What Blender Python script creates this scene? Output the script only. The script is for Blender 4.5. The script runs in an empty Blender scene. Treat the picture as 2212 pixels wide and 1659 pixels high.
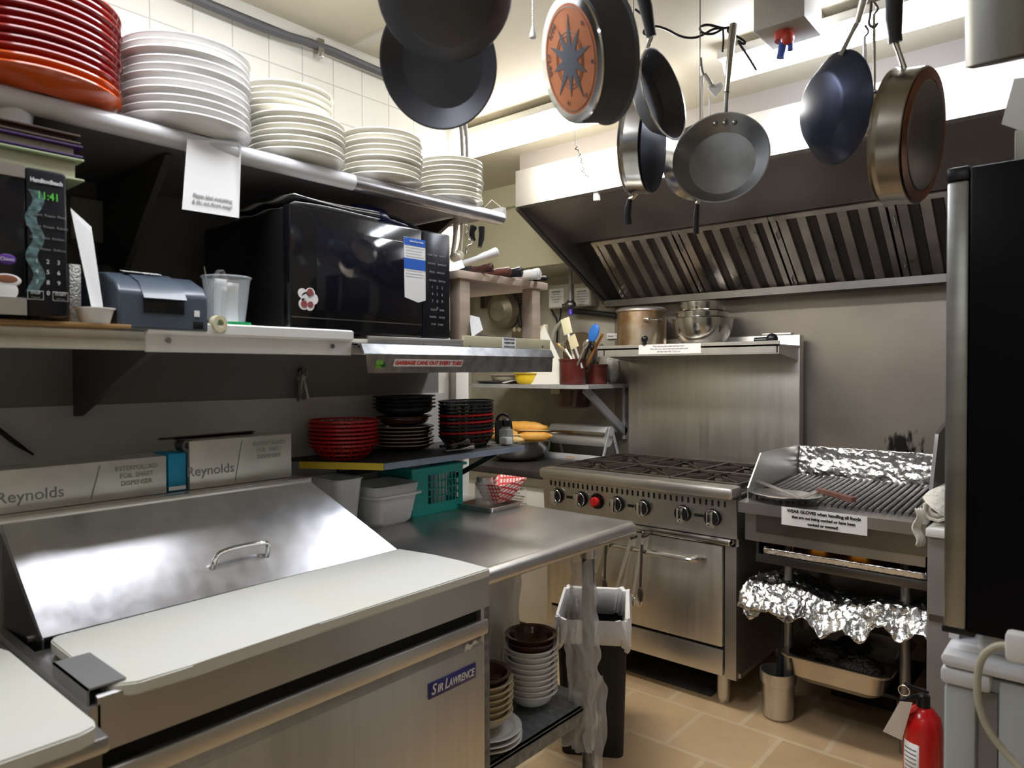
import bpy, bmesh, math, random
from math import sin, cos, pi, radians
from mathutils import Vector as V, Matrix, noise as NZ
random.seed(4)
SC = bpy.context.scene
COL = SC.collection
# ---------------- camera ----------------
YAW, PIT, ROL = radians(40.53), radians(-1.03), radians(-0.19)
FPX, CX, CY, H = 1522.0, 1106.0, 829.5, 1.45
Fv = V((-sin(YAW)*cos(PIT), cos(YAW)*cos(PIT), sin(PIT)))
r0 = V((cos(YAW), sin(YAW), 0)); u0 = r0.cross(Fv)
Rv = cos(ROL)*r0 + sin(ROL)*u0; Uv = -sin(ROL)*r0 + cos(ROL)*u0
EYE = V((0, 0, H))
cam_d = bpy.data.cameras.new('camera'); cam = bpy.data.objects.new('camera', cam_d); COL.objects.link(cam)
cam_d.sensor_width = 36.0; cam_d.lens = FPX/2212*36.0; cam_d.clip_start = 0.02
cam.matrix_world = Matrix((( Rv.x, Uv.x, -Fv.x, 0), (Rv.y, Uv.y, -Fv.y, 0), (Rv.z, Uv.z, -Fv.z, H), (0, 0, 0, 1)))
cam_d.dof.use_dof = True; cam_d.dof.focus_distance = 3.0; cam_d.dof.aperture_fstop = 5.0
SC.camera = cam
# ---------------- world, exposure ----------------
SC.view_settings.view_transform = 'Standard'; SC.view_settings.look = 'None'
SC.view_settings.gamma = 1.0; SC.view_settings.use_curve_mapping = False
SC.view_settings.exposure = 0.5
w = bpy.data.worlds.new('world'); SC.world = w; w.use_nodes = True
w.node_tree.nodes['Background'].inputs[0].default_value = (0.75, 0.8, 1, 1)
w.node_tree.nodes['Background'].inputs[1].default_value = 0.05
CEIL = 2.58
P_OVER, P_FAR, P_BACK = 17.0, 13.0, 8.0       # emission of the lamp lenses

def ray(x, y): return Fv + Rv*((x-CX)/FPX) - Uv*((y-CY)/FPX)
def PX(x, y, X): v = ray(x, y); return EYE + v*(X/v.x)
def PY(x, y, Y): v = ray(x, y); return EYE + v*(Y/v.y)
def PZ(x, y, Z): v = ray(x, y); return EYE + v*((Z-H)/v.z)
def PD(x, y, D): return EYE + ray(x, y)*D

# ---------------- materials ----------------
MATS = {}
def mat(name, col, rough=0.5, metal=0.0, noise=0.0, scale=8.0, stretch=(1, 1, 1), col2=None, bump=0.0, bscale=60.0,
        alpha=None, trans=0.0, emit=None, es=1.0, coat=0.0, rn=0.0, sss=0.0, ior=1.45):
    if name in MATS: return MATS[name]
    m = bpy.data.materials.new(name); MATS[name] = m; m.use_nodes = True
    nt = m.node_tree; b = nt.nodes['Principled BSDF']; c = tuple(col)+(1,)
    b.inputs['Base Color'].default_value = c; b.inputs['Roughness'].default_value = rough; b.inputs['Metallic'].default_value = metal
    b.inputs['IOR'].default_value = ior
    if coat: b.inputs['Coat Weight'].default_value = coat; b.inputs['Coat Roughness'].default_value = .08
    if trans: b.inputs['Transmission Weight'].default_value = trans
    if sss: b.inputs['Subsurface Weight'].default_value = sss; b.inputs['Subsurface Radius'].default_value = (.02, .02, .015)
    if alpha is not None: b.inputs['Alpha'].default_value = alpha
    if emit: b.inputs['Emission Color'].default_value = tuple(emit)+(1,); b.inputs['Emission Strength'].default_value = es
    if noise or rn or bump:
        tc = nt.nodes.new('ShaderNodeTexCoord'); mp = nt.nodes.new('ShaderNodeMapping'); mp.inputs['Scale'].default_value = stretch
        nt.links.new(tc.outputs['Object'], mp.inputs['Vector'])
        n = nt.nodes.new('ShaderNodeTexNoise'); n.inputs['Scale'].default_value = scale; n.inputs['Detail'].default_value = 6
        nt.links.new(mp.outputs[0], n.inputs['Vector'])
        if noise:
            r = nt.nodes.new('ShaderNodeValToRGB'); r.color_ramp.elements[0].position = .32; r.color_ramp.elements[1].position = .68
            c2 = tuple(col2)+(1,) if col2 else tuple(max(0, x*(1-noise)) for x in col)+(1,)
            r.color_ramp.elements[0].color = c2; r.color_ramp.elements[1].color = c
            nt.links.new(n.outputs[0], r.inputs[0]); nt.links.new(r.outputs[0], b.inputs['Base Color'])
        if rn:
            mr = nt.nodes.new('ShaderNodeMapRange'); mr.inputs['To Min'].default_value = max(.03, rough-rn); mr.inputs['To Max'].default_value = rough+rn
            nt.links.new(n.outputs[0], mr.inputs[0]); nt.links.new(mr.outputs[0], b.inputs['Roughness'])
        if bump:
            n2 = nt.nodes.new('ShaderNodeTexNoise'); n2.inputs['Scale'].default_value = bscale; n2.inputs['Detail'].default_value = 4
            nt.links.new(mp.outputs[0], n2.inputs['Vector'])
            bp = nt.nodes.new('ShaderNodeBump'); bp.inputs['Strength'].default_value = bump; bp.inputs['Distance'].default_value = .01
            nt.links.new(n2.outputs[0], bp.inputs['Height']); nt.links.new(bp.outputs[0], b.inputs['Normal'])
    return m

def brickmat(name, c1, c2, mortar, bw, rh, msize, plane, offset=0.0, rough=.3, bump=.3):
    m = bpy.data.materials.new(name); MATS[name] = m; m.use_nodes = True; nt = m.node_tree; b = nt.nodes['Principled BSDF']
    tc = nt.nodes.new('ShaderNodeTexCoord'); sp = nt.nodes.new('ShaderNodeSeparateXYZ'); cb = nt.nodes.new('ShaderNodeCombineXYZ')
    nt.links.new(tc.outputs['Object'], sp.inputs[0])
    a, c = {'xy': (0, 1), 'yz': (1, 2), 'xz': (0, 2)}[plane]
    nt.links.new(sp.outputs[a], cb.inputs[0]); nt.links.new(sp.outputs[c], cb.inputs[1])
    k = nt.nodes.new('ShaderNodeTexBrick'); k.offset = offset; k.inputs['Scale'].default_value = 1.0
    k.inputs['Brick Width'].default_value = bw; k.inputs['Row Height'].default_value = rh; k.inputs['Mortar Size'].default_value = msize
    k.inputs['Mortar Smooth'].default_value = .3
    k.inputs['Color1'].default_value = tuple(c1)+(1,); k.inputs['Color2'].default_value = tuple(c2)+(1,); k.inputs['Mortar'].default_value = tuple(mortar)+(1,)
    nt.links.new(cb.outputs[0], k.inputs['Vector'])
    n = nt.nodes.new('ShaderNodeTexNoise'); n.inputs['Scale'].default_value = 9; n.inputs['Detail'].default_value = 8
    nt.links.new(tc.outputs['Object'], n.inputs['Vector'])
    mx = nt.nodes.new('ShaderNodeMix'); mx.data_type = 'RGBA'; mx.blend_type = 'MULTIPLY'; mx.inputs[0].default_value = .35 if plane == 'xy' else .08
    nt.links.new(k.outputs['Color'], mx.inputs[6]); nt.links.new(n.outputs[0], mx.inputs[7]); nt.links.new(mx.outputs[2], b.inputs['Base Color'])
    b.inputs['Roughness'].default_value = rough
    bp = nt.nodes.new('ShaderNodeBump'); bp.inputs['Strength'].default_value = bump; bp.inputs['Distance'].default_value = .004; bp.invert = True
    nt.links.new(k.outputs['Fac'], bp.inputs['Height']); nt.links.new(bp.outputs[0], b.inputs['Normal'])
    return m

STEEL = mat('brushed steel', (.68, .655, .62), .36, .95, noise=.12, scale=5, stretch=(1, 1, 1), rn=.08)
STEELV = mat('brushed steel, vertical grain', (.70, .67, .62), .40, .92, noise=.10, scale=14, stretch=(3, 3, .15), rn=.1)
STEELH = mat('worn steel top', (.60, .585, .575), .33, .95, noise=.12, scale=5, rn=.08)
STEELD = mat('dull dark steel', (.20, .19, .185), .38, 1, noise=.3, scale=4, rn=.1)
LIDST = mat('scuffed lid steel', (.62, .62, .65), .23, 1, noise=.12, scale=30, rn=.06)
CHROME = mat('chrome', (.8, .8, .8), .1, 1)
CHROMED = mat('worn chrome', (.6, .58, .55), .2, 1, noise=.3, scale=12)
GALV = mat('galvanised steel', (.28, .30, .32), .5, .7, noise=.45, scale=45)
FOIL = mat('crumpled foil', (.80, .79, .78), .28, 1, bump=.6, bscale=45, noise=.15, scale=10)
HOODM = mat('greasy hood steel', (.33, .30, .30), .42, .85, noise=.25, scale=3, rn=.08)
HOODF = mat('hood face steel', (.62, .61, .59), .38, .9, noise=.12, scale=8)
BACKP = mat('smoked steel wall panel', (.30, .265, .225), .5, .7, noise=.2, scale=2.5)
WHITE = mat('white paint', (.78, .78, .76), .4, noise=.06, scale=10)
WHITEP = mat('white plastic', (.82, .82, .82), .35)
OLDW = mat('yellowed white paint', (.66, .63, .54), .45, noise=.3, scale=9)
CREAM = mat('cream wall', (.55, .52, .42), .55, noise=.15, scale=4)
DIRTY = mat('stained cream wall', (.50, .46, .38), .6, noise=.35, scale=5)
LGREY = mat('light grey panel', (.58, .57, .57), .45, noise=.08, scale=4)
GREYP = mat('grey panel', (.22, .21, .21), .4, noise=.1, scale=5)
def spot(m, c, r, colr):
    nt = m.node_tree; b = nt.nodes['Principled BSDF']; tc = nt.nodes.new('ShaderNodeTexCoord')
    vm = nt.nodes.new('ShaderNodeVectorMath'); vm.operation = 'SUBTRACT'; vm.inputs[1].default_value = c; nt.links.new(tc.outputs['Object'], vm.inputs[0])
    v2 = nt.nodes.new('ShaderNodeVectorMath'); v2.operation = 'MULTIPLY'; v2.inputs[1].default_value = (1/r[0], 0, 1/r[1]); nt.links.new(vm.outputs[0], v2.inputs[0])
    ln = nt.nodes.new('ShaderNodeVectorMath'); ln.operation = 'LENGTH'; nt.links.new(v2.outputs[0], ln.inputs[0])
    n = nt.nodes.new('ShaderNodeTexNoise'); n.inputs['Scale'].default_value = 45; mp = nt.nodes.new('ShaderNodeMapping'); mp.inputs['Scale'].default_value = (1, 1, .35)
    nt.links.new(tc.outputs['Object'], mp.inputs[0]); nt.links.new(mp.outputs[0], n.inputs['Vector'])
    ad = nt.nodes.new('ShaderNodeMath'); ad.operation = 'MULTIPLY_ADD'; ad.inputs[1].default_value = 2.2; nt.links.new(n.outputs[0], ad.inputs[0]); nt.links.new(ln.outputs['Value'], ad.inputs[2])
    mr = nt.nodes.new('ShaderNodeMapRange'); mr.inputs['From Min'].default_value = 1.45; mr.inputs['From Max'].default_value = 1.9; mr.inputs['To Min'].default_value = 1; mr.inputs['To Max'].default_value = 0
    nt.links.new(ad.outputs[0], mr.inputs[0]); mx = nt.nodes.new('ShaderNodeMix'); mx.data_type = 'RGBA'; mx.inputs[7].default_value = tuple(colr)+(1,)
    src = b.inputs['Base Color'].links[0].from_socket; nt.links.new(mr.outputs[0], mx.inputs[0]); nt.links.new(src, mx.inputs[6]); nt.links.new(mx.outputs[2], b.inputs['Base Color'])
BLACK = mat('black plastic', (.012, .012, .015), .3)
BLACKM = mat('matt black', (.015, .015, .016), .6)
BGLASS = mat('black glass', (.008, .008, .014), .06, coat=.6)
DARKIN = mat('dark recess', (.01, .01, .01), .8)
TEFLON = mat('worn nonstick', (.10, .105, .125), .45, .5, noise=.35, scale=7, rn=.1)
BLUEBLK = mat('blued pan steel', (.05, .06, .10), .35, .7, noise=.4, scale=6)
ALUM = mat('aged aluminium', (.42, .43, .44), .4, .9, noise=.5, scale=6, rn=.1)
CAST = mat('cast iron', (.10, .085, .07), .5, .5, noise=.4, scale=20, bump=.3)
WOOD = mat('bare pine', (.60, .48, .38), .6, noise=.25, scale=3, stretch=(12, 1, 12))
BOARDW = mat('yellowed softwood strip', (.55, .50, .33), .55, noise=.2, scale=5)
PORC = mat('white china', (.82, .81, .79), .12, coat=.5)
CREAMCH = mat('ivory china', (.80, .78, .68), .14, coat=.5)
BROWNCH = mat('brown glazed stoneware', (.09, .035, .018), .2, coat=.4, noise=.3, scale=10)
REDP = mat('red glaze', (.30, .012, .012), .15, coat=.4)
ORANGEP = mat('orange glaze', (.65, .10, .012), .15, coat=.4)
REDPL = mat('red plastic', (.42, .01, .012), .35)
BLKPL = mat('black basket plastic', (.015, .015, .017), .3)
TEAL = mat('teal plastic', (.02, .42, .36), .35)
CLEARP = mat('frosted plastic', (.92, .93, .93), .3, alpha=.78)
CLEAR = mat('clear plastic', (.85, .9, .95), .05, alpha=.22)
GLASS = mat('glass', (.9, .95, .92), .03, alpha=.25)
BAG = mat('translucent bag film', (.85, .85, .86), .28, alpha=.42, bump=.8, bscale=22)
BAGW = mat('white bin liner', (.88, .87, .88), .35, bump=.5, bscale=18)
PAPER = mat('paper', (.85, .85, .85), .7)
CUT = mat('cutting board polyethylene', (.77, .77, .75), .33, noise=.10, scale=4, col2=(.76, .76, .66), sss=.1)
LEADB = mat('slate blue plastic', (.07, .09, .12), .32, coat=.2)
BLUE = mat('blue', (.02, .12, .55), .4)
NAVY = mat('navy plastic', (.01, .012, .06), .25)
INK = mat('black ink', (.01, .01, .01), .6)
INKG = mat('grey ink', (.25, .25, .27), .6)
INKW = mat('white ink', (.8, .8, .8), .5)
INKR = mat('red ink', (.6, .02, .02), .5)
BREAD = mat('bread crust', (.92, .52, .12), .5, noise=.35, scale=12, col2=(.82, .36, .05), bump=.2, bscale=30)
CRUMB = mat('bread crumb', (.85, .68, .40), .8, noise=.1, scale=30)
EXTRED = mat('red enamel', (.62, .01, .01), .25, coat=.5)
APPL = mat('pale grey enamel', (.45, .48, .48), .4, noise=.06, scale=5)
APPLT = mat('appliance top plastic', (.66, .67, .70), .4)
CORDM = mat('beige cord rubber', (.48, .46, .36), .5)
SHELFB = mat('blue-grey shelf paint', (.26, .31, .40), .4, noise=.2, scale=12)
YELLOW = mat('yellow plastic', (.85, .60, .03), .35)
COPPER = mat('copper stain', (.55, .20, .10), .3, .8)
BADGE = mat('navy badge', (.035, .03, .18), .3)
GRN = mat('green', (.20, .5, .05), .5)
LCD = mat('green display', (.02, .1, .01), .4, emit=(.15, .8, .1), es=.35)
MIST = mat('yellow label tape', (.75, .55, .05), .6)

# ---------------- mesh helpers ----------------
class MB:
    def __init__(s): s.bm = bmesh.new()
    def _m(s, verts, M):
        if M is not None: bmesh.ops.transform(s.bm, matrix=M, verts=verts)
    def box(s, lo, hi, bev=0, M=None, seg=2):
        lo, hi = V(lo), V(hi); c = (lo+hi)/2; d = hi-lo
        g = bmesh.ops.create_cube(s.bm, size=1.0, matrix=Matrix.Translation(c) @ Matrix.Diagonal((abs(d.x), abs(d.y), abs(d.z), 1)))
        vs = g['verts']
        if bev:
            es = list({e for v in vs for e in v.link_edges})
            r = bmesh.ops.bevel(s.bm, geom=es, offset=bev, segments=seg, affect='EDGES', profile=.5); vs = list({v for f in r['faces'] for v in f.verts} | {v for v in vs if v.is_valid})
        s._m(vs, M); return s
    def bar(s, a, b, wd, th, up=(0, 0, 1)):
        a, b = V(a), V(b); z = (b-a); L = z.length; z.normalize(); x = V(up).cross(z)
        if x.length < 1e-4: x = V((1, 0, 0)).cross(z)
        x.normalize(); y = z.cross(x)
        M = Matrix(((x.x, y.x, z.x, a.x), (x.y, y.y, z.y, a.y), (x.z, y.z, z.z, a.z), (0, 0, 0, 1)))
        return s.box((-wd/2, -th/2, 0), (wd/2, th/2, L), min(wd, th)*.12, M, 1)
    def cone(s, a, b, ra, rb=None, seg=24, cap=True):
        rb = ra if rb is None else rb; a, b = V(a), V(b); z = b-a; L = z.length; z.normalize()
        q = V((0, 0, 1)).rotation_difference(z).to_matrix().to_4x4()
        bmesh.ops.create_cone(s.bm, cap_ends=cap, segments=seg, radius1=ra, radius2=rb, depth=L, matrix=Matrix.Translation((a+b)/2) @ q); return s
    def ball(s, c, r, sc=(1, 1, 1), M=None, seg=20):
        T = Matrix.Translation(V(c)) @ (M or Matrix.Identity(4)) @ Matrix.Diagonal((r*sc[0], r*sc[1], r*sc[2], 1))
        bmesh.ops.create_uvsphere(s.bm, u_segments=seg, v_segments=seg//2+2, radius=1, matrix=T); return s
    def lathe(s, prof, M=None, seg=40, sx=1.0, sy=1.0):
        rings = []
        for r, z in prof:
            if r < 1e-6: rings.append([s.bm.verts.new((0, 0, z))])
            else: rings.append([s.bm.verts.new((r*sx*cos(2*pi*i/seg), r*sy*sin(2*pi*i/seg), z)) for i in range(seg)])
        for A, B in zip(rings, rings[1:]):
            for i in range(seg):
                j = (i+1) % seg
                if len(A) == 1 and len(B) == 1: continue
                if len(A) == 1: s.bm.faces.new((A[0], B[i], B[j]))
                elif len(B) == 1: s.bm.faces.new((A[i], A[j], B[0]))
                else: s.bm.faces.new((A[i], A[j], B[j], B[i]))
        s._m([v for r in rings for v in r], M); return s
    def tube(s, pts, r, seg=10, closed=False, smooth=0):
        pts = [V(p) for p in pts]
        for _ in range(smooth):
            q = [pts[0]]
            for a, b in zip(pts, pts[1:]): q += [a*.75+b*.25, a*.25+b*.75]
            q.append(pts[-1]); pts = q
        n = len(pts); rs = r if isinstance(r, (list, tuple)) else [r]*n
        if len(rs) != n: rs = [rs[min(len(rs)-1, int(i*len(rs)/n))] for i in range(n)]
        ref = None; rings = []
        for i, p in enumerate(pts):
            if closed: t = pts[(i+1) % n]-pts[i-1]
            else: t = pts[min(i+1, n-1)]-pts[max(i-1, 0)]
            if t.length < 1e-9: t = V((0, 0, 1))
            t.normalize()
            if ref is None: ref = t.orthogonal().normalized()
            ref = (ref - t*ref.dot(t)); ref.normalize(); bn = t.cross(ref)
            rings.append([s.bm.verts.new(p+(ref*cos(2*pi*k/seg)+bn*sin(2*pi*k/seg))*rs[i]) for k in range(seg)])
        prs = list(zip(rings, rings[1:])) + ([(rings[-1], rings[0])] if closed else [])
        for A, B in prs:
            for k in range(seg): s.bm.faces.new((A[k], A[(k+1) % seg], B[(k+1) % seg], B[k]))
        if not closed: s.bm.faces.new(rings[0][::-1]); s.bm.faces.new(rings[-1])
        return s
    def prism(s, pts, off):
        a = [s.bm.verts.new(V(p)) for p in pts]; b = [s.bm.verts.new(V(p)+V(off)) for p in pts]; n = len(pts)
        s.bm.faces.new(a); s.bm.faces.new(b[::-1])
        for i in range(n): s.bm.faces.new((a[i], b[i], b[(i+1) % n], a[(i+1) % n]))
        return s
    def grid(s, fn, nu, nv, thick=0):
        G = [[s.bm.verts.new(fn(i/nu, j/nv)) for j in range(nv+1)] for i in range(nu+1)]
        for i in range(nu):
            for j in range(nv): s.bm.faces.new((G[i][j], G[i+1][j], G[i+1][j+1], G[i][j+1]))
        return s
    def out(s, name, m, parent=None, solid=0, origin=None, world=True, sub=0):
        bmesh.ops.recalc_face_normals(s.bm, faces=s.bm.faces)
        me = bpy.data.meshes.new(name); s.bm.to_mesh(me); s.bm.free()
        me.materials.append(m)
        for p in me.polygons: p.use_smooth = True
        me.set_sharp_from_angle(angle=radians(32))
        o = bpy.data.objects.new(name, me); COL.objects.link(o)
        if parent is not None:
            o.parent = parent
            if world: me.transform(Matrix.Translation(-wloc(parent)))
        elif world:
            if origin is None:
                xs = [v.co for v in me.vertices]; lo = [min(c[i] for c in xs) for i in range(3)]; hi = [max(c[i] for c in xs) for i in range(3)]
                origin = V(((lo[0]+hi[0])/2, (lo[1]+hi[1])/2, lo[2]))
            me.transform(Matrix.Translation(-V(origin))); o.location = origin
        if solid: md = o.modifiers.new('solid', 'SOLIDIFY'); md.thickness = solid; md.offset = 0
        if sub: md = o.modifiers.new('sub', 'SUBSURF'); md.levels = sub; md.render_levels = sub
        return o
def wloc(o):
    p = V((0, 0, 0))
    while o is not None: p += o.location; o = o.parent
    return p
def tag(o, label, cat, group=None, kind=None):
    o['label'] = label; o['category'] = cat
    if group: o['group'] = group
    if kind: o['kind'] = kind
    return o
def thing(name, label, cat, loc=(0, 0, 0), group=None):
    o = bpy.data.objects.new(name, None); o.empty_display_size = .05; COL.objects.link(o); o.location = loc
    return tag(o, label, cat, group)
def struct(name, mb, m, label=None):
    o = mb.out(name, m); o['kind'] = 'structure'
    if label: o['label'] = label
    return o
def B(lo, hi, bev=0): return MB().box(lo, hi, bev)
def dup(root, loc, label, group, M=None):
    r = root.copy(); COL.objects.link(r); r.location = loc; r['label'] = label; r['group'] = group
    if M is not None: r.matrix_world = M
    for ch in list(root.children):
        c = ch.copy(); COL.objects.link(c); c.parent = r
        for g in ch.children: d = g.copy(); COL.objects.link(d); d.parent = c
    return r
def text(parent, s, pos, right, up, size, m, name='lettering', align='CENTER', sx=1.0, off=.0012, ext=.0004, shear=0, bold=0):
    cu = bpy.data.curves.new(name, 'FONT'); cu.body = s; cu.size = size; cu.align_x = align; cu.align_y = 'CENTER'; cu.extrude = ext; cu.shear = shear
    cu.offset = bold; cu.resolution_u = 3
    t = bpy.data.objects.new('tmp', cu); me = bpy.data.meshes.new_from_object(t); bpy.data.objects.remove(t)
    x, y = V(right).normalized(), V(up).normalized(); z = x.cross(y).normalized(); p = V(pos)+z*off
    M = Matrix(((x.x*sx, y.x, z.x, p.x), (x.y*sx, y.y, z.y, p.y), (x.z*sx, y.z, z.z, p.z), (0, 0, 0, 1)))
    me.transform(M); me.transform(Matrix.Translation(-wloc(parent))); me.materials.clear(); me.materials.append(m)
    o = bpy.data.objects.new(name, me); COL.objects.link(o); o.parent = parent; return o
def frame(p, z, x=None):
    z = V(z).normalized(); x = V(x) if x is not None else z.orthogonal(); x = (x-z*x.dot(z)).normalized(); y = z.cross(x)
    return Matrix(((x.x, y.x, z.x, p[0]), (x.y, y.y, z.y, p[1]), (x.z, y.z, z.z, p[2]), (0, 0, 0, 1)))
NEG = lambda p: Matrix.Translation(p)
ORD = ['topmost', 'second from the top', 'third from the top', 'fourth from the top', 'fifth from the top', 'sixth from the top', 'seventh from the top', 'eighth from the top', 'ninth from the top', 'tenth from the top', 'eleventh from the top', 'twelfth from the top', 'thirteenth from the top', 'fourteenth from the top']

WX, WY = -2.06, 3.75
# =====================================================================  SETTING
TILE = brickmat('scored white tile board', (.78, .77, .70), (.80, .79, .72), (.55, .54, .48), .122, .122, .0022, 'yz', rough=.22, bump=.25)
FLOORM = brickmat('tan floor tiles', (.60, .42, .23), (.68, .48, .28), (.72, .56, .36), .33, .33, .012, 'xy', offset=.5, rough=.38, bump=.15)
struct('floor', B((-3.7, -1.6, -.1), (1.4, 3.85, 0)), FLOORM)
CEILM = mat('cream ceiling', (.62, .57, .45), .6, noise=.12, scale=1.5)
struct('ceiling', B((-3.7, -1.6, CEIL), (1.4, 3.85, CEIL+.1)), CEILM)
struct('trim_1', MB().box((WX, -1.5, CEIL-.035), (WX+.03, 2.09, CEIL)).box((WX, -1.5, CEIL-.05), (WX+.012, 2.09, CEIL-.035)), mat('ceiling moulding', (.62, .61, .56), .4))
struct('wall_left', B((WX-.12, -1.6, 0), (WX, 2.09, CEIL)), TILE)
struct('wall_back', B((-3.7, WY, 0), (1.4, WY+.1, CEIL)), DIRTY)
struct('wall_alcove', B((-3.7, 2.0, 0), (-3.6, WY, CEIL)), CREAM)
struct('wall_partition', B((-3.6, 1.97, 0), (WX-.12, 2.09, CEIL)), CREAM)
struct('wall_right', B((1.3, -1.6, 0), (1.4, 3.75, CEIL)), CREAM)
struct('wall_front', B((WX, -1.6, 0), (1.3, -1.5, CEIL)), CREAM)
struct('trim_2', B((WX+.001, 2.02, 0), (WX+.035, 2.095, 1.5), .004), WHITE)
# ceiling seams, beige bulkhead
struct('trim_3', MB().box((-3.6, 3.3, 2.075), (-2.372, WY, 2.45)).box((-3.6, 3.26, 2.45), (-2.372, WY, CEIL)), mat('beige bulkhead paint', (.55, .53, .40), .5, noise=.12, scale=3))
struct('trim_4', MB().box((-2.0, 1.5, CEIL-.012), (.9, 1.54, CEIL)).box((-.75, -1.5, CEIL-.012), (-.71, 2.7, CEIL)), mat('ceiling batten', (.56, .53, .45), .5))
# wall panels under the shelves
struct('wall_panel', B((WX, -1.4, 1.36), (WX+.006, 1.95, 1.98)), GREYP)
struct('wall_panel_lower', B((WX, -1.4, .3), (WX+.012, 1.98, 1.365)), LGREY)
struct('wall_panel_back', B((-2.36, WY-.008, .3), (1.3, WY, 2.0)), BACKP)
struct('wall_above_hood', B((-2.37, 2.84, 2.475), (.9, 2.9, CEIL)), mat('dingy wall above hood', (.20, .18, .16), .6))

p = PY(1950, 965, WY); spot(BACKP, (p.x+.53, 0, p.z-.30), (.10, .09), (.02, .018, .016))
# conduit along the top of the left wall
t = thing('conduit', 'dark grey conduit sagging along the top of the white tiled wall', 'conduit', (WX+.02, .9, 2.45))
cp = [PX(x, y, WX+.03) for x, y in ((380, -20), (500, 32), (600, 72), (690, 98), (790, 142), (900, 188), (1000, 232))]
MB().tube(cp, .014, smooth=1).out('pipe', mat('conduit grey', (.10, .10, .11), .4), t)
p = PX(690, 105, WX+.03); B(p+V((-.02, -.012, -.03)), p+V((.012, .012, .03)), .002).out('clamp', CHROMED, t)
t = thing('cable', 'pair of grey cables bending down behind the hanging pans', 'cable', PX(1000, 330, WX+.04))
for k in (0, 10):
    MB().tube([PX(x+k, y, WX+.04) for x, y in ((975, 235), (993, 255), (998, 290), (1000, 345))], .008, smooth=2).out('cable_strand', GREYP, t)

# ---- lamps
def lamp(name, label, lo, hi, power, col=(1, .97, .92), housing=WHITE, group='fluorescent ceiling lamps'):
    lo, hi = V(lo), V(hi); t = thing(name, label, 'lamp', ((lo.x+hi.x)/2, (lo.y+hi.y)/2, hi.z), group)
    B((lo.x, lo.y, hi.z-.03), (hi.x, hi.y, hi.z), .004).out('housing', housing, t)
    lx = hi.x-lo.x; ly = hi.y-lo.y; m = mat('lens '+label[:20], (.9, .9, .9), .4, emit=col, es=power)
    b = MB()
    if lx > ly:
        c = (lo.y+hi.y)/2; pr = [(lo.x+.02, c+ly*.46*cos(a), hi.z-.03-(hi.z-.03-lo.z)*sin(a)) for a in [pi*i/10 for i in range(11)]]
        b.prism(pr, (lx-.04, 0, 0))
    else:
        c = (lo.x+hi.x)/2; pr = [(c+lx*.46*cos(a), lo.y+.02, hi.z-.03-(hi.z-.03-lo.z)*sin(a)) for a in [pi*i/10 for i in range(11)]]
        b.prism(pr, (0, ly-.04, 0))
    b.out('diffuser', m, t); return t
lamp('ceiling_lamp', 'glaring fluorescent ceiling lamp behind the orange-based pan, by the plate shelf', (-2.36, 2.33, 2.46), (-1.42, 2.5, 2.56), 34, (1, .95, .86))
lamp('ceiling_lamp', 'long cool-white fluorescent lamp above the hanging pans in front of the hood', (-1.06, 2.34, 2.465), (-.29, 2.44, 2.56), 30, (.86, .9, 1))
lamp('ceiling_lamp', 'wide fluorescent ceiling lamp over the sandwich counter, outside the frame', (-1.62, .15, 2.5), (-1.05, 1.36, 2.58), 9.0, (.93, .95, 1))
lamp('ceiling_lamp', 'fluorescent ceiling lamp behind the viewer, outside the frame', (-.5, -1.2, 2.5), (.5, -.9, 2.58), 6.0, (.95, .97, 1))
# =====================================================================  HOOD
hx0, hx1, hy = -2.365, .95, 2.8
t = thing('range_hood', 'long steel extractor hood with slanted ribbed grease filters over the range', 'hood', (-.7, 3.2, 1.85))
MB().box((hx0, hy, 2.312), (hx1, hy+.018, 2.485)).box((hx0, hy, 2.300), (hx1, hy+.05, 2.312)).out('front_band', HOODF, t)
MB().prism([(hx0, hy+.018, 2.300), (hx0, hy+.018, 2.485), (hx0, WY-.01, 2.485), (hx0, WY-.01, 1.86), (hx0, WY-.1, 1.84)], (.012, 0, 0)).out('side_panel', HOODM, t)
MB().tube([(hx0+.004, hy+.01, 2.296), (hx0+.004, WY-.08, 1.845)], .014, seg=6).out('side_trim', STEELD, t)
MB().prism([(hx1-.012, hy+.018, 2.300), (hx1-.012, hy+.018, 2.485), (hx1-.012, WY-.01, 2.485), (hx1-.012, WY-.01, 1.86)], (.012, 0, 0)).out('side_panel', HOODM, t)
FT = V((0, 3.3, 2.165)); FB = V((0, 3.66, 1.85))
MB().prism([(hx0+.012, hy+.05, 2.302), (hx0+.012, FT.y, FT.z+.012), (hx0+.012, FT.y+.02, FT.z+.03), (hx0+.012, hy+.05, 2.32)], (hx1-hx0-.024, 0, 0)).out('inner_slope', HOODM, t)
MB().box((hx0+.012, 3.62, 1.838), (hx1, WY-.01, 1.852)).box((hx0+.012, 3.61, 1.838), (hx1, 3.622, 1.875)).out('grease_trough', STEELD, t)
MB().prism([(hx0+.012, 3.3, 2.2), (hx0+.012, 3.7, 1.86), (hx0+.012, WY-.012, 1.86), (hx0+.012, WY-.012, 2.2)], (hx1-hx0-.024, 0, 0)).out('plenum', DARKIN, t)
fdir = (FB-FT).normalized(); fn = V((0, -1, 0)).cross(V((1, 0, 0))); fn = V((0, fdir.z, -fdir.y)).normalized()   # normal towards the room
if fn.z > 0: fn = -fn
FILM = mat('filter steel', (.66, .61, .57), .3, 1, noise=.35, scale=6, rn=.1)
fx = -2.235; fw = .495; k = 0
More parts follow.
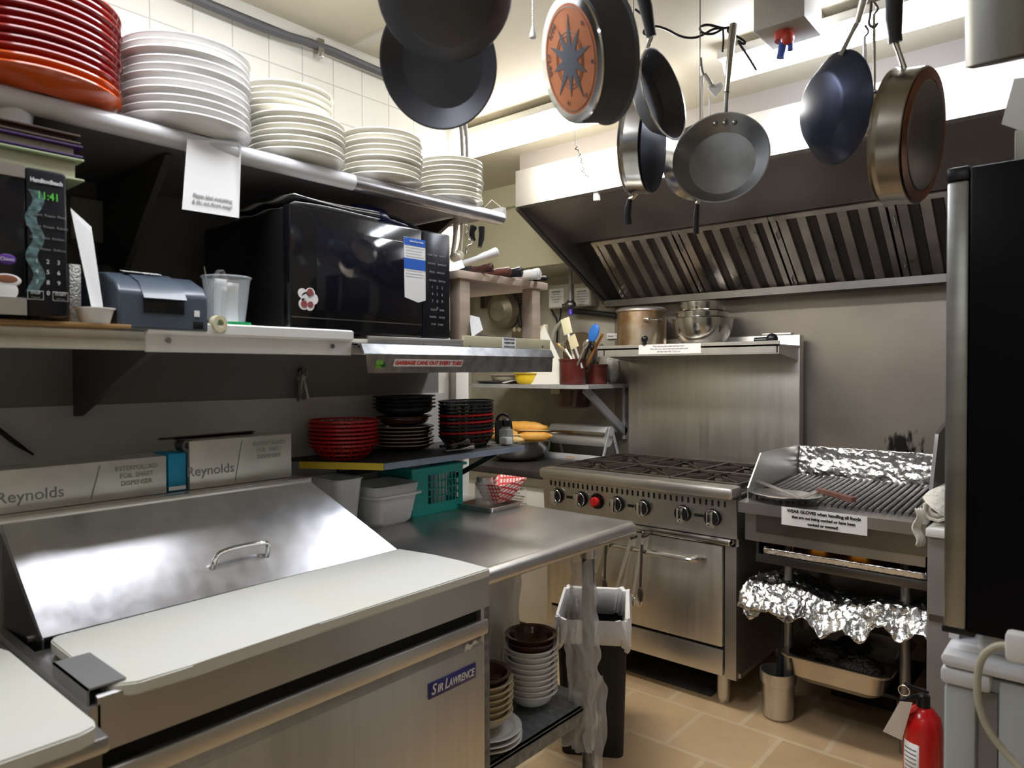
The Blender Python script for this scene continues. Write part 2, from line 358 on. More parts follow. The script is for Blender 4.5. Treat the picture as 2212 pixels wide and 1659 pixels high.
while fx+fw < .93:
    b = MB()
    M = Matrix(((1, fdir.x, fn.x, fx), (0, fdir.y, fn.y, FT.y), (0, fdir.z, fn.z, FT.z), (0, 0, 0, 1)))
    L = (FB-FT).length
    b.box((.004, 0, -.02), (.03, L, .006), 0, M).box((fw-.03, 0, -.02), (fw-.004, L, .006), 0, M).box((0, -.005, -.02), (fw, .02, .004), 0, M).box((0, L-.02, -.02), (fw, L, .004), 0, M)
    n = 5; pw = (fw-.06)/n
    for i in range(n):
        x0 = .03+i*pw
        b.prism([M @ V((x0, .02, -.012)), M @ V((x0+.006, .02, .002)), M @ V((x0+pw*.54, .02, .006)), M @ V((x0+pw*.6, .02, -.012))], M.to_3x3() @ V((0, L-.04, 0)))
    f = b.out('grease_filter', FILM, t)
    b = MB()
    for i in range(n): x0 = .03+i*pw; b.box((x0+pw*.6, .02, -.012), (x0+pw, L-.02, -.008), 0, M)
    b.out('baffle_recess', mat('shade-dark baffle recess', (.06, .05, .045), .4, .5), f)  # shade of the gaps between ribs put into dark strips
    for hh in (.2, .8): MB().tube([M @ V((fw*.02+.012, L*hh-.02, .006)), M @ V((fw*.02+.012, L*hh-.02, .022)), M @ V((fw*.02+.012, L*hh+.02, .022)), M @ V((fw*.02+.012, L*hh+.02, .006))], .0035, seg=6).out('handle', CHROMED, f)
    fx += fw+.003; k += 1
p = PY(1287, 424, 2.82); B(p+V((-.012, -.004, -.02)), p+V((.014, .02, .02)), .003).out('bracket_tab', WHITEP, t)

# =====================================================================  RANGE
rx0, rx1, ry = -2.235, -1.205, 2.87
t = thing('gas_range', 'stainless six burner gas range with black cast iron grates and oven below', 'stove', ((rx0+rx1)/2, 3.25, 0))
RG = t
MB().box((rx0+.005, ry+.03, .13), (rx0+.02, 3.66, .92)).box((rx1-.02, ry+.03, .13), (rx1-.005, 3.66, .92)).box((rx0, ry+.04, .13), (rx1, 3.66, .15)).box((rx0+.02, 3.64, .15), (rx1-.02, 3.66, .92)).out('side_panels', STEEL, t)
MB().box((rx0, ry-.05, .905), (rx1, ry+.06, .958), .016).out('front_rail', STEEL, t)
MB().prism([(rx0, ry-.012, .905), (rx0, ry+.0, .735), (rx0, ry+.03, .735), (rx0, ry+.03, .905)], (rx1-rx0, 0, 0)).out('control_panel', STEEL, t)
b = MB()
n = 34
for i in range(n):
    x = rx0+.05+i*(rx1-rx0-.1)/(n-1); b.box((x-.004, ry-.0135, .868), (x+.004, ry-.009, .893), .0015)
b.out('vent_slots', DARKIN, t)
b = MB()
for x in (-2.065, -1.712, -1.375): b.box((x-.022, ry-.0125, .812), (x+.022, ry-.006, .824), .003)
b.out('panel_slots', DARKIN, t)
for i, x in enumerate((-2.145, -2.0, -1.905, -1.79, -1.65, -1.448, -1.308)):
    red = i == 2; y0 = ry-.006; z = .818
    if red:
        k_ = MB().cone((x, y0, z), (x, y0-.006, z), .038).cone((x, y0-.006, z), (x, y0-.016, z), .033).out('knob', BLACK, t)
        MB().cone((x, y0-.016, z), (x, y0-.036, z), .023, .020).box((x-.006, y0-.048, z-.022), (x+.006, y0-.036, z+.022), .003).out('dial', INKR, k_)
    else:
        k_ = MB().cone((x, y0, z), (x, y0-.007, z), .038, .037).cone((x, y0-.007, z), (x, y0-.024, z), .034, .031).out('knob', BLACK, t)
        MB().box((x-.013, y0-.050, z-.034), (x+.013, y0-.02, z+.030), .005).tube([(x+.033*cos(a), y0-.024, z+.033*sin(a)) for a in [2*pi*q/24 for q in range(24)]], .0022, seg=6, closed=True).box((x-.011, y0-.03, z-.043), (x+.011, y0-.012, z-.03), .004).out('grip', CHROME, k_)
# oven door, trim, handle, kick
MB().box((rx0+.01, ry-.028, .705), (rx1-.02, ry+.03, .732), .01).out('door_trim', CHROMED, t)
od = B((rx0+.045, ry-.012, .265), (rx1-.062, ry+.03, .70), .004).out('oven_door', STEELV, t)
MB().box((rx0+.01, ry+.008, .15), (rx0+.04, ry+.03, .70)).out('front_frame', STEEL, t)
MB().box((rx1-.055, ry+.004, .13), (rx1-.005, ry+.03, .70)).out('front_frame', STEEL, t)
B((rx0+.045, ry+.012, .24), (rx1-.058, ry+.03, .70)).out('door_gap', DARKIN, t)
B((rx0+.045, ry-.004, .137), (rx1-.062, ry+.03, .25), .004).out('kick_panel', STEEL, t)
hz = .632
MB().tube([(-2.12, ry-.012, hz), (-2.12, ry-.055, hz), (-2.09, ry-.07, hz), (-1.43, ry-.07, hz), (-1.37, ry-.062, hz), (-1.345, ry-.012, hz)], .0125, smooth=1).out('door_handle', CHROMED, od)
for x in (rx0+.08, rx1-.085):
    for y in (ry+.06, 3.58): MB().cone((x, y, .02), (x, y, .135), .028).cone((x, y, 0), (x, y, .022), .024, .027).out('leg', STEEL, t)
# top tray, burners and grates
B((rx0, ry+.055, .895), (rx1, 3.66, .915)).out('burner_tray', STEELD, t)
gw = (rx1-rx0-.03)/3; gy = [(ry+.075, 3.24), (3.25, 3.60)]
for i in range(3):
    for j in range(2):
        x0 = rx0+.015+i*gw; x1 = x0+gw-.008; y0, y1 = gy[j]; cx, cy = (x0+x1)/2, (y0+y1)/2; z = .952
        bn = MB().cone((cx, cy, .915), (cx, cy, .938), .055, .042).cone((cx, cy, .938), (cx, cy, .946), .035).out('burner', CAST, t)
        b = MB()
        for a, c in (((x0, y0), (x1, y0)), ((x1, y0), (x1, y1)), ((x1, y1), (x0, y1)), ((x0, y1), (x0, y0))): b.bar((a[0], a[1], z), (c[0], c[1], z), .012, .02)
        for q in range(8):
            a = pi/4*q; ex = cx+cos(a)*(gw/2-.01)*(1.25 if q % 2 else 1); ey = cy+sin(a)*((y1-y0)/2-.01)*(1.25 if q % 2 else 1)
            ex = min(max(ex, x0), x1); ey = min(max(ey, y0), y1)
            b.prism([(cx+cos(a)*.045, cy+sin(a)*.045, z+.016), (cx+cos(a)*.06, cy+sin(a)*.06, z-.012), (ex, ey, z-.014), (ex, ey, z+.010)], (-sin(a)*.009, cos(a)*.009, 0))
        b.out('grate', CAST, t)
# back guard and high shelf
MB().box((rx0+.035, 3.64, .93), (rx1, 3.70, 1.63), .003).out('back_guard', STEELV, t)
sh = MB().box((rx0+.01, 3.35, 1.566), (rx1-.0, 3.66, 1.575)).box((rx0+.01, 3.35, 1.535), (rx1-.0, 3.36, 1.592)).box((rx0+.01, 3.35, 1.53), (rx1-.0, 3.40, 1.536)).prism([(rx1-.012, 3.35, 1.536), (rx1-.012, 3.35, 1.575), (rx1-.012, 3.64, 1.575), (rx1-.012, 3.64, 1.50)], (.006, 0, 0)).prism([(rx0+.05, 3.35, 1.536), (rx0+.05, 3.35, 1.575), (rx0+.05, 3.64, 1.575), (rx0+.05, 3.64, 1.50)], (.006, 0, 0)).out('high_shelf', mat('shelf steel', (.66, .64, .61), .32, .7, noise=.15, scale=9), t)
lb = B((-1.96, 3.3485, 1.539), (-1.60, 3.350, 1.590)).out('shelf_notice', PAPER, t)
text(lb, 'Make sure to clean under the back stove.', (-1.78, 3.3485, 1.580), (1, 0, 0), (0, 0, 1), .011, INKG)
text(lb, 'Wipe down the sides of the stove and wall to the', (-1.78, 3.3485, 1.566), (1, 0, 0), (0, 0, 1), .011, INKG)
text(lb, 'left after each shift. Thank you', (-1.78, 3.3485, 1.552), (1, 0, 0), (0, 0, 1), .011, INKG)
B((-1.40, 3.642, 1.632), (-1.25, 3.695, 1.642), .002).out('guard_cap', STEEL, t)

# things on the high shelf
pz = 1.576
cx, cy = -2.03, 3.5
t = thing('stock_pot', 'scorched steel stock pot with a lid on the shelf over the range', 'pot', (cx, cy, pz))
POTM = mat('scorched pot steel', (.62, .56, .46), .3, .95, noise=.5, scale=7, col2=(.42, .22, .08))
MB().lathe([(0, 0), (.132, 0), (.138, .008), (.138, .20), (.142, .205), (.142, .21), (.13, .21), (.13, .02), (0, .02)], NEG((cx, cy, pz))).out('body', POTM, t)
MB().lathe([(.144, .205), (.144, .216), (.12, .228), (0, .232)], NEG((cx, cy, pz))).out('lid', STEEL, t)
for s in (-1, 1):
    a = radians(-35)+(pi if s > 0 else 0); q = V((cx+.138*cos(a), cy+.138*sin(a), pz+.155)); d_ = V((cos(a), sin(a), 0)); e = V((-sin(a), cos(a), 0))
    MB().tube([q-e*.045, q-e*.045+d_*.03, q+e*.045+d_*.03, q+e*.045], .0055, smooth=2).out('handle', CHROME, t)
q = PY(1390, 727, 3.34)
MB().cone((q.x, 3.352, 1.59), (q.x, 3.352, 1.612), .012).ball((q.x, 3.352, 1.622), .019).bar((q.x, 3.352, 1.597), (q.x, 3.37, 1.597), .008, .008).out('spigot', BLACK, t)
cx, cy = -1.66, 3.5
def bowl(name, label, c, R, h, m, group=None, th=.002, parent=None, seg=44, foot=.4):
    b = MB(); pr = [(R*foot, 0)]+[(R*(foot+(1-foot)*sin(a)), h*(1-cos(a))) for a in [pi/2*i/9 for i in range(1, 10)]]
    pr = [(0, 0)]+pr+[(R+.006, h), (R+.006, h+.003), (R-th, h+.003)]+[(max(0, r-th*1.5), z+th*1.5) for r, z in pr[::-1][:-1]]+[(0, th*1.5)]
    b.lathe(pr, NEG(c), seg); o = b.out(name, m, None, origin=c)
    tag(o, label, 'bowl', group); return o
bm_ = mat('polished bowl steel', (.62, .60, .56), .18, 1, noise=.15, scale=5)
bowl('mixing_bowl', 'large steel mixing bowl at the bottom of the nest on the range shelf', (cx, cy, pz), .155, .145, bm_, 'nested steel bowls on the range shelf')
bowl('mixing_bowl', 'medium steel mixing bowl nested inside the large one on the range shelf', (cx-.005, cy, pz+.075), .135, .105, bm_, 'nested steel bowls on the range shelf')
bowl('mixing_bowl', 'smallest steel bowl at the top of the nest on the range shelf', (cx+.0, cy, pz+.125), .122, .105, bm_, 'nested steel bowls on the range shelf')
t = thing('kitchen_tool', 'dark round-ended tool lying on the right end of the range shelf', 'tool', (-1.3, 3.45, pz))
MB().cone((-1.36, 3.45, pz+.022), (-1.29, 3.45, pz+.024), .016).ball((-1.275, 3.45, pz+.028), .028).tube([(-1.42, 3.45, pz+.008), (-1.38, 3.45, pz+.012), (-1.34, 3.45, pz+.02)], .007).out('body', BLACK, t)

# =====================================================================  CHAR GRILL ON ITS STAND
gx0, gx1, gy0 = -1.185, -.50, 2.85
t = thing('char_grill', 'countertop char grill with round bars and foil-lined splash beside the range', 'grill', (-.84, 3.2, .70))
GR = t
MB().box((gx0+.01, gy0+.03, .74), (gx1-.01, 3.50, .86)).prism([(gx0, gy0-.02, .862), (gx0, gy0-.02, .905), (gx0, gy0+.10, .912), (gx0, gy0+.12, .862)], (gx1-gx0, 0, 0)).out('body', STEELH, t)
MB().box((gx0+.06, gy0+.02, .78), (gx1, gy0+.03, .862)).out('front_panel', mat('grill front panel', (.36, .34, .32), .32, 1, noise=.3, scale=5), t)
MB().prism([(gx0+.01, 2.90, .86), (gx0+.01, 2.90, .955), (gx0+.01, 3.04, 1.09), (gx0+.01, 3.55, 1.085), (gx0+.01, 3.55, .86)], (.006, 0, 0)).out('side_guard', STEEL, t)
MB().prism([(gx1-.01, 2.90, .86), (gx1-.01, 2.90, .955), (gx1-.01, 3.04, 1.21), (gx1-.01, 3.55, 1.30), (gx1-.01, 3.55, .86)], (.012, 0, 0)).out('side_guard', STEELD, t)
def foil_sheet(P, U, W_, nu, nv, amp):
    P, U, W_ = V(P), V(U), V(W_); n = U.cross(W_).normalized()
    return lambda i, j: P+U*i+W_*j+n*amp*(2.2*NZ.noise(V((i*9, j*3.5, 1)))+1.3*NZ.noise(V((i*26+j*6, j*9, 5)))+abs(NZ.noise(V((i*40-j*12, j*14, 9)))))
MB().grid(foil_sheet((gx0+.02, 3.49, .90), (gx1-gx0-.035, 0, 0), (0, .03, .185), 110, 36, .006), 110, 36).out('foil_splash', FOIL, t, solid=.001)
for i in range(26):
    x = gx0+.035+i*(gx1-gx0-.065)/25
    MB().cone((x, 2.915, .915), (x, 3.48, .945), .0095, seg=12).out('grate_bar', mat('seasoned bar', (.22, .21, .21), .33, .9, noise=.5, scale=25), t)
MB().box((gx0+.02, 2.905, .892), (gx1-.012, 2.925, .908)).box((gx0+.02, 3.47, .90), (gx1-.012, 3.485, .935)).out('bar_carrier', BLACKM, t)
s_ = B((-1.005, gy0-.0225, .836), (-.690, gy0-.021, .908)).out('glove_notice', PAPER, t)
for st, dz, sz in (('WEAR GLOVES when handling all foods', .022, .0165), ('that are not being cooked or have been', 0, .0145), ('cooked or toasted!', -.022, .0145)):
    text(s_, st, (-.8475, gy0-.0225, .872+dz), (1, 0, 0), (0, 0, 1), sz, INK, bold=.0006)
# stand
t = thing('equipment_stand', 'open steel equipment stand with two shelves carrying the char grill', 'stand', (-.84, 3.2, 0))
MB().box((gx0+.055, gy0+.035, .66), (gx1+.0, 3.5, .675)).box((gx0+.055, gy0+.03, .655), (gx1+.0, gy0+.045, .69), .003).out('upper_shelf', STEELD, t)
MB().box((gx0+.05, gy0+.05, .50), (gx1, 3.5, .512)).out('middle_shelf', STEELD, t)
MB().box((gx0+.055, gy0+.04, .675), (gx0+.065, 3.5, .78)).box((gx1-.005, gy0+.04, .675), (gx1+.003, 3.5, .78)).box((gx0+.055, 3.49, .66), (gx1, 3.5, .78)).out('side_panels', STEELD, t)
for x in (gx0+.16, gx1-.09):
    for y in (gy0+.12, 3.45): MB().cone((x, y, 0), (x, y, .74), .019).out('leg', mat('stand leg', (.33, .32, .31), .4, .9), t)
# foil tray on the upper shelf
t = thing('drip_tray', 'shallow foil-wrapped drip tray on the upper shelf under the grill', 'tray', (-.8, 3.1, .69))
b = MB(); b.grid(lambda i, j: V((-1.095+i*.585, gy0+.035-.012*j, .692+.028*j+random.uniform(-.0015, .0015))), 60, 4).grid(lambda i, j: V((-1.095, gy0+.035+i*.5, .692+.028*j)), 12, 2).grid(lambda i, j: V((-.51, gy0+.035+i*.5, .692+.028*j)), 12, 2)
b.out('foil_rim', FOIL, t, solid=.006)
B((-1.09, gy0+.03, .69), (-.515, 3.4, .700)).out('pan_floor', BLACKM, t)
for i, x in enumerate((-1.03, -.90, -.68)):
    tag(B((x, gy0+.09+.12*(i == 1), .735+.002*i), (x+.045, gy0+.11+.12*(i == 1), .752), .002).out('burner_bracket', mat('bracket grey', (.4, .4, .42), .4, .6)), 'small grey burner bracket under the grill, %s' % ['left one near the range', 'middle one', 'right one near the grey cabinet'][i], 'bracket', 'burner brackets')
for i, (x, wd) in enumerate(((-.955, .05), (-.80, .055))):
    fl = MB().grid(lambda a, c: V((x+wd*a, gy0+.2, .706+.012*c*(1+sin(a*17)*.6))), 14, 2).out('pilot_flame', mat('orange flame', (1, .4, .05), .5, emit=(1, .33, .03), es=2.5), None, solid=.003)
    tag(fl, 'small orange pilot flame glow under the grill, %s' % ['taller, on the left', 'thin, on the right'][i], 'flame', 'pilot flames')
# crumpled foil bundle on the middle shelf
t = thing('foil_sheet', 'big crumpled sheet of aluminium foil draped over the middle shelf', 'foil', (-.8, 3.0, .515))
def fo(i, j):
    x = -1.16+i*.67; y = 2.80+j*.42; z = .525+.035*sin(j*3.0+i)+.02*sin(i*9)
    if j < .25: z -= (.25-j)*.33*(1+.3*sin(i*31)); y += (.25-j)*.10
    q = V((x*14, y*14, z*14)); k = V((x*60, y*60, z*60))
    return V((x, y, z))+NZ.noise_vector(q*1.6)*.011+NZ.noise_vector(k)*.009
MB().grid(fo, 150, 70).out('sheet', FOIL, t, solid=.0015)
def fo2(i, j):
    p = V((-1.17+i*.23, 2.79+j*.22, .47+.10*sin(min(1, j*1.6+.1)*pi*.5)*(1-.2*i)))
    return p+NZ.noise_vector(p*22)*.015+NZ.noise_vector(p*70)*.008
tag(MB().grid(fo2, 44, 34).out('foil_wad', FOIL, None, solid=.0015), 'bright tightly crumpled wad of foil at the left end of the middle shelf', 'foil')
# hotel pan, canister, greasy pads
hz = .205
t = thing('hotel_pan', 'deep steel hotel pan holding greasy grill parts under the char grill', 'pan', (-.82, 3.0, hz))
def rr(x0, x1, y0, y1, z, r, n=5):
    P = []
    for cx_, cy_, a0 in ((x1-r, y1-r, 0), (x0+r, y1-r, pi/2), (x0+r, y0+r, pi), (x1-r, y0+r, 1.5*pi)):
        for q in range(n+1): a = a0+pi/2*q/n; P.append(V((cx_+r*cos(a), cy_+r*sin(a), z)))
    return P
def loft(b, loops, cap=True):
    R_ = [[b.bm.verts.new(p) for p in L] for L in loops]
    for A, C in zip(R_, R_[1:]):
        n = len(A)
        for i in range(n): b.bm.faces.new((A[i], A[(i+1) % n], C[(i+1) % n], C[i]))
    if cap: b.bm.faces.new(R_[0])
    return b
px0, px1, py0, py1 = -1.0, -.64, 2.86, 3.32
loft(MB(), [rr(px0+.03, px1-.03, py0+.03, py1-.03, hz, .05), rr(px0+.012, px1-.012, py0+.012, py1-.012, hz+.02, .05), rr(px0, px1, py0, py1, hz+.105, .05), rr(px0-.022, px1+.022, py0-.022, py1+.022, hz+.107, .05), rr(px0-.024, px1+.024, py0-.024, py1+.024, hz+.100, .05)]).out('body', mat('tan-stained pan steel', (.62, .56, .47), .3, 1, noise=.3, scale=6), t, solid=.0015)
MB().box((-1.02, 2.98, .19), (-.60, 3.40, .204)).box((-.95, 3.3, .0), (-.70, 3.36, .19)).out('rest', BLACKM, t)
for i, (x, y, s) in enumerate(((-.75, 2.98, 1), (-.90, 3.08, .9), (-.83, 3.2, .8))):
    b = MB().ball((x, y, hz+.075), .075*s, (1.15, .9, .55), seg=26)
    for v in b.bm.verts: v.co += V([random.uniform(-.006, .006) for _ in range(3)])
    tag(b.out('scouring_pad', mat('greasy metal scourer', (.10, .085, .07), .3, .8, bump=1, bscale=120)), 'greasy metal scouring pad in the hotel pan, ' + ['shinier one at the front right', 'flatter one to the left', 'rearmost one'][i], 'scouring pad', 'scouring pads in the hotel pan')
t = thing('canister', 'tall steel canister standing on the floor tiles under the grill', 'canister', (-1.09, 2.98, 0))
MB().lathe([(0, 0), (.055, 0), (.062, .01), (.065, .145), (.071, .148), (.073, .17), (.073, .195), (.067, .195), (.063, .15), (.058, .02), (0, .02)], NEG((-1.06, 2.95, 0))).out('body', STEEL, t)
tag(MB().cone((-1.07, 2.97, .03), (-1.05, 3.0, .46), .015, .014).out('brush_handle', BLACKM), 'thick black brush handle standing in the steel canister', 'brush')
MB
tag(MB().tube([PY(x, y, 2.83) for x, y in ((1800, 1133), (1812, 1141), (1818, 1144), (1826, 1142))], .0012, seg=6, smooth=2).out('wire_scrap', CHROME), 'short bent scrap of wire hanging from the grill front', 'wire')
# plate and turner on the grill ledge
c = V((-1.03, 2.93, .925))
pl = thing('oval_platter', 'oval tin platter with scraps lying on the front corner of the grill', 'plate', c)
MB().lathe([(0, .004), (.09, .003), (.10, .0), (.135, .016), (.137, .019), (.132, .019), (.098, .007), (0, .008)], NEG(c), 48, 1.1, .72).out('platter', mat('platter metal', (.62, .6, .58), .25, .9, noise=.3, scale=12), pl)
a_, b_, c_ = PY(1628, 1036, 2.92), PY(1732, 1072, 2.80), PY(1770, 1057, 2.86)
t = thing('turner', 'long steel turner with a brown wooden handle lying across the oval platter', 'utensil', c_)
MB().bar(PZ(1625, 1034, .975), PZ(1731, 1077, .955), .028, .003).bar(PZ(1731, 1077, .955), PZ(1768, 1060, .957), .02, .003).out('blade', STEEL, t)
MB().bar(PZ(1768, 1059, .96), PZ(1845, 1080, .955), .024, .02).out('handle', mat('brown wooden handle', (.17, .075, .06), .5, noise=.3, scale=30), t)
# =====================================================================  GREY CABINET, towel roll
t = thing('side_cabinet', 'narrow visible edge of a grey cabinet right of the grill', 'cabinet', (-.05, 3.2, 0))
MB().box((-.49, 2.80, .05), (.42, 3.6, .87)).out('body', mat('taupe cabinet', (.30, .28, .27), .45, noise=.2, scale=6), t)
MB().box((-.495, 2.79, .87), (.43, 3.6, .90), .004).out('top', WHITE, t)
MB().box((-.485, 2.797, .578), (.42, 2.802, .60)).out('gap', STEELD, t)
t = thing('towel_roll', 'rolled white kitchen towel on the corner beside the grill', 'towel', (-.47, 2.95, .905))
TOW = mat('towel cloth', (.78, .76, .68), .9, bump=.6, bscale=50)
MB().tube([V((-.485+.012*k, 2.86, .965))+V((cos(k*.9)*(.012+.0035*k), 0, sin(k*.9)*(.012+.0035*k))) for k in range(2)]+[V((-.47, 3.12, .965))], .055, seg=22).tube([V((-.475+cos(k*.7)*(.008+.0021*k), 2.857-.0006*k, .96+sin(k*.7)*(.008+.0021*k))) for k in range(22)], .006, seg=8).out('roll', TOW, t)
MB().grid(lambda i, j: V((-.53+.02*i+.008*sin(j*9), 2.80+.03*i, .96-.13*j+.004*sin(i*20))), 10, 16).out('hanging_end', TOW, t, solid=.006)
# extinguisher
ex, ey = -.455, 2.55
t = thing('fire_extinguisher', 'red fire extinguisher with a paper tag standing beside the grill stand', 'fire extinguisher', (ex, ey, 0))
MB().lathe([(0, 0), (.05, 0), (.056, .01), (.056, .31), (.050, .345), (.03, .37), (.02, .375), (0, .375)], NEG((ex, ey, 0))).out('cylinder', EXTRED, t)
MB().cone((ex, ey, .37), (ex, ey, .41), .02).bar((ex+.01, ey, .425), (ex-.04, ey-.05, .45), .022, .008).bar((ex+.01, ey, .41), (ex-.045, ey-.04, .405), .02, .006).out('valve', BLACK, t)
MB().tube([(ex-.01, ey-.02, .41), (ex-.05, ey-.045, .40), (ex-.068, ey-.03, .34), (ex-.062, ey-.02, .28)], .009, smooth=2).out('hose', BLACK, t)
MB().tube([V((ex-.045, ey-.05, .43))+V((cos(a)*.016, 0, sin(a)*.016)) for a in [2*pi*i/16 for i in range(16)]], .002, seg=6, closed=True).out('pull_ring', CHROME, t)
g = MB().grid(lambda i, j: V((ex+.0572*cos(radians(215+55*i)), ey+.0572*sin(radians(215+55*i)), .12+.15*j)), 8, 2).out('instruction_label', PAPER, t, solid=.0006)
b = MB()
for i in range(9): b.grid(lambda u, v: V((ex+.0578*cos(radians(220+42*u)), ey+.0578*sin(radians(220+42*u)), .135+.014*i+.004*v)), 8, 1)
b.out('printed_lines', INKG, g)
tg = MB().prism([(ex-.055, ey-.06, .395), (ex-.02, ey-.055, .40), (ex-.045, ey-.075, .28), (ex-.10, ey-.075, .29)], (0, .002, 0)).out('inspection_tag', mat('tag card', (.6, .5, .42), .7), t)
# =====================================================================  BLACK COOLER ON WHITE APPLIANCE (right)
ay = 1.6
t = thing('white_appliance', 'pale grey under-counter appliance with a grooved front in the bottom right corner', 'appliance', (.08, 1.9, 0))
B((-.245, ay+.012, .02), (.40, 2.2, .86), .012).out('body', APPL, t)
MB().box((-.255, ay-.012, .868), (.41, 2.21, .897), .012).out('top', APPLT, t)
MB().box((-.255, ay-.01, .835), (-.172, 1.66, .868), .008).out('corner_cap', APPLT, t)
MB().box((-.250, ay-.004, .02), (-.195, ay+.02, .835), .012).box((-.160, ay-.002, .02), (.405, ay+.02, .862), .004).out('front_panel', APPL, t)
B((-.192, ay+.004, .02), (-.163, ay+.016, .834)).out('groove', GREYP, t)
MB().prism([(-.256, ay+.09, .895), (-.256, ay+.5, .895), (-.256, ay+.5, .99), (-.256, ay+.09, .935)], (.018, 0, 0)).out('back_splash', WHITEP, t)
t = thing('beverage_cooler', 'tall black cooler with a brushed steel door edge standing on the pale appliance', 'cooler', (.08, 1.9, .9))
B((-.235, ay+.045, .94), (.40, 2.15, 1.835), .01).out('cabinet', BLACKM, t)
B((-.213, ay-.002, .942), (.40, ay+.045, 1.838), .004).out('door', mat('cooler door black', (.004, .004, .006), .35, ior=1.2), t)
MB().box((-.252, ay+.0, .945), (-.214, ay+.04, 1.815), .006).out('edge_trim', mat('trim steel', (.42, .43, .42), .35, 1, noise=.3, scale=5, stretch=(1, 1, 3)), t)
B((-.252, ay+.0, 1.816), (-.214, ay+.045, 1.842), .004).out('top_hinge', BLACK, t)
B((-.256, ay+.005, .932), (-.2, ay+.045, .946), .003).out('bottom_hinge', BLACK, t)
for x in (-.17, .33):
    for y in (1.68, 2.1): MB().lathe([(0, 0), (.035, 0), (.028, .02), (.03, .044), (0, .044)], NEG((x, y, .897))).out('foot', CLEARP, t)
B((-.19, ay+.03, .925), (.38, ay+.05, .94), .003).out('underside_rail', mat('rail', (.5, .5, .45), .5), t)
t = thing('power_cord', 'thick beige power cord looping down in front of the pale appliance', 'cord', PY(2150, 1500, 1.5))
MB().tube([PY(x, y, Y) for x, y, Y in ((2182, 1395, 1.50), (2150, 1394, 1.50), (2118, 1420, 1.50), (2110, 1470, 1.50), (2112, 1520, 1.5), (2135, 1580, 1.5), (2175, 1630, 1.50), (2225, 1680, 1.49))], .0065, smooth=3).out('cable', CORDM, t)
q = PY(2196, 1397, 1.5); B(q+V((-.016, -.015, -.026)), q+V((.045, .018, .026)), .008).out('plug', WHITEP, t)
B(q+V((.046, -.012, -.02)), q+V((.075, .014, .02)), .005).out('plug_face', mat('dark plug grey', (.3, .32, .36), .4), t)
zc = 1.842
tag(B((-.155, 1.72, zc), (.05, 1.95, zc+.085), .004).out('carton', mat('ivory carton', (.62, .62, .52), .6)), 'small ivory box on top of the black cooler', 'box')
tag(MB().prism([PY(2163, 268, 1.66), PY(2190, 170, 1.66), PY(2260, 160, 1.66), PY(2260, 300, 1.66)], (0, .0015, 0)).out('paper_sheet', PAPER), 'white sheet of paper sticking out over the box on the black cooler', 'paper')
# =====================================================================  SANDWICH PREP UNIT
uy0, uy1, ux1 = .405, 1.305, -1.19
t = thing('prep_refrigerator', 'steel sandwich prep refrigerator with a sloping lid and navy name badge on its door', 'refrigerator', (-1.62, .86, 0))
PR = t
MB().box((WX+.02, uy0+.01, .08), (ux1-.03, uy1-.005, .86)).box((WX+.02, uy0, .86), (ux1-.012, uy1, .90)).out('body', STEEL, t)
# sloping lid + flat back shelf
LT = [PX(-60, 1120, -1.70), PX(672, 1020, -1.70)]
lz = 1.148; lx = -1.70
lid = MB().prism([(-1.525, uy0+.02, .952), (-1.525, 1.285, .952), (lx, 1.12, lz), (lx, uy0+.0, lz)], (-.012, 0, -.012)).out('lid', LIDST, t)
q = []
cpt = [V((-1.575, .79, .993)), V((-1.575, .905, .993))]
nl = V((.66, 0, .75))
A_, B_ = PZ(489, 1252, .985), PZ(596, 1236, .985)
A_ = V((-1.572, A_.y, .995)); B_ = V((-1.572, A_.y+.135, .995))
nl = V((.30, 0, .95)); MB().tube([A_, A_+nl*.030, A_+nl*.048+V((0, .016, 0)), B_+nl*.048-V((0, .012, 0)), B_+nl*.034, B_], .0055, smooth=2).out('lid_handle', CHROME, lid)
MB().prism([(-1.53, 1.283, .95), (lx, 1.118, lz-.004), (lx, 1.118, .90), (-1.53, 1.283, .90)], (0, -.004, 0)).out('lid_cheek', STEELD, lid)
MB().prism([(-1.53, uy0+.02, .95), (lx, uy0+.004, lz-.004), (lx, uy0+.004, .90), (-1.53, uy0+.02, .90)], (0, .004, 0)).out('lid_cheek', STEELD, lid)
MB().cone((-1.58, uy0+.017, .94), (-1.58, uy0+.010, .94), .006).out('screw', CHROME, lid)
MB().box((WX+.014, uy0-.005, .90), (lx-.02, 1.12, 1.145)).box((WX+.014, uy0-.005, 1.145), (lx+.004, 1.125, 1.158), .003).out('rear_housing', STEEL, t)
MB().box((-1.53, uy0, .895), (ux1-.008, uy1, .928)).prism([(ux1-.012, uy0, .948), (ux1-.004, uy0, .945), (ux1-.004, uy0, .858), (ux1-.012, uy0, .858)], (0, uy1-uy0, 0)).prism([(WX+.02, uy0-.03, .86), (WX+.02, uy0+.004, .86), (WX+.02, uy0+.004, .934), (WX+.02, uy0-.012, .934)], (ux1-.004-WX-.02, 0, 0)).out('counter_rim', STEELH, t)
MB().box((ux1-.17, uy0-.012, .9575), (ux1-.012, uy0+.045, .9605)).box((ux1-.17, uy0-.012, .925), (ux1-.012, uy0-.009, .9605)).out('board_clip', mat('matt clip steel', (.30, .30, .30), .5, .5), t)
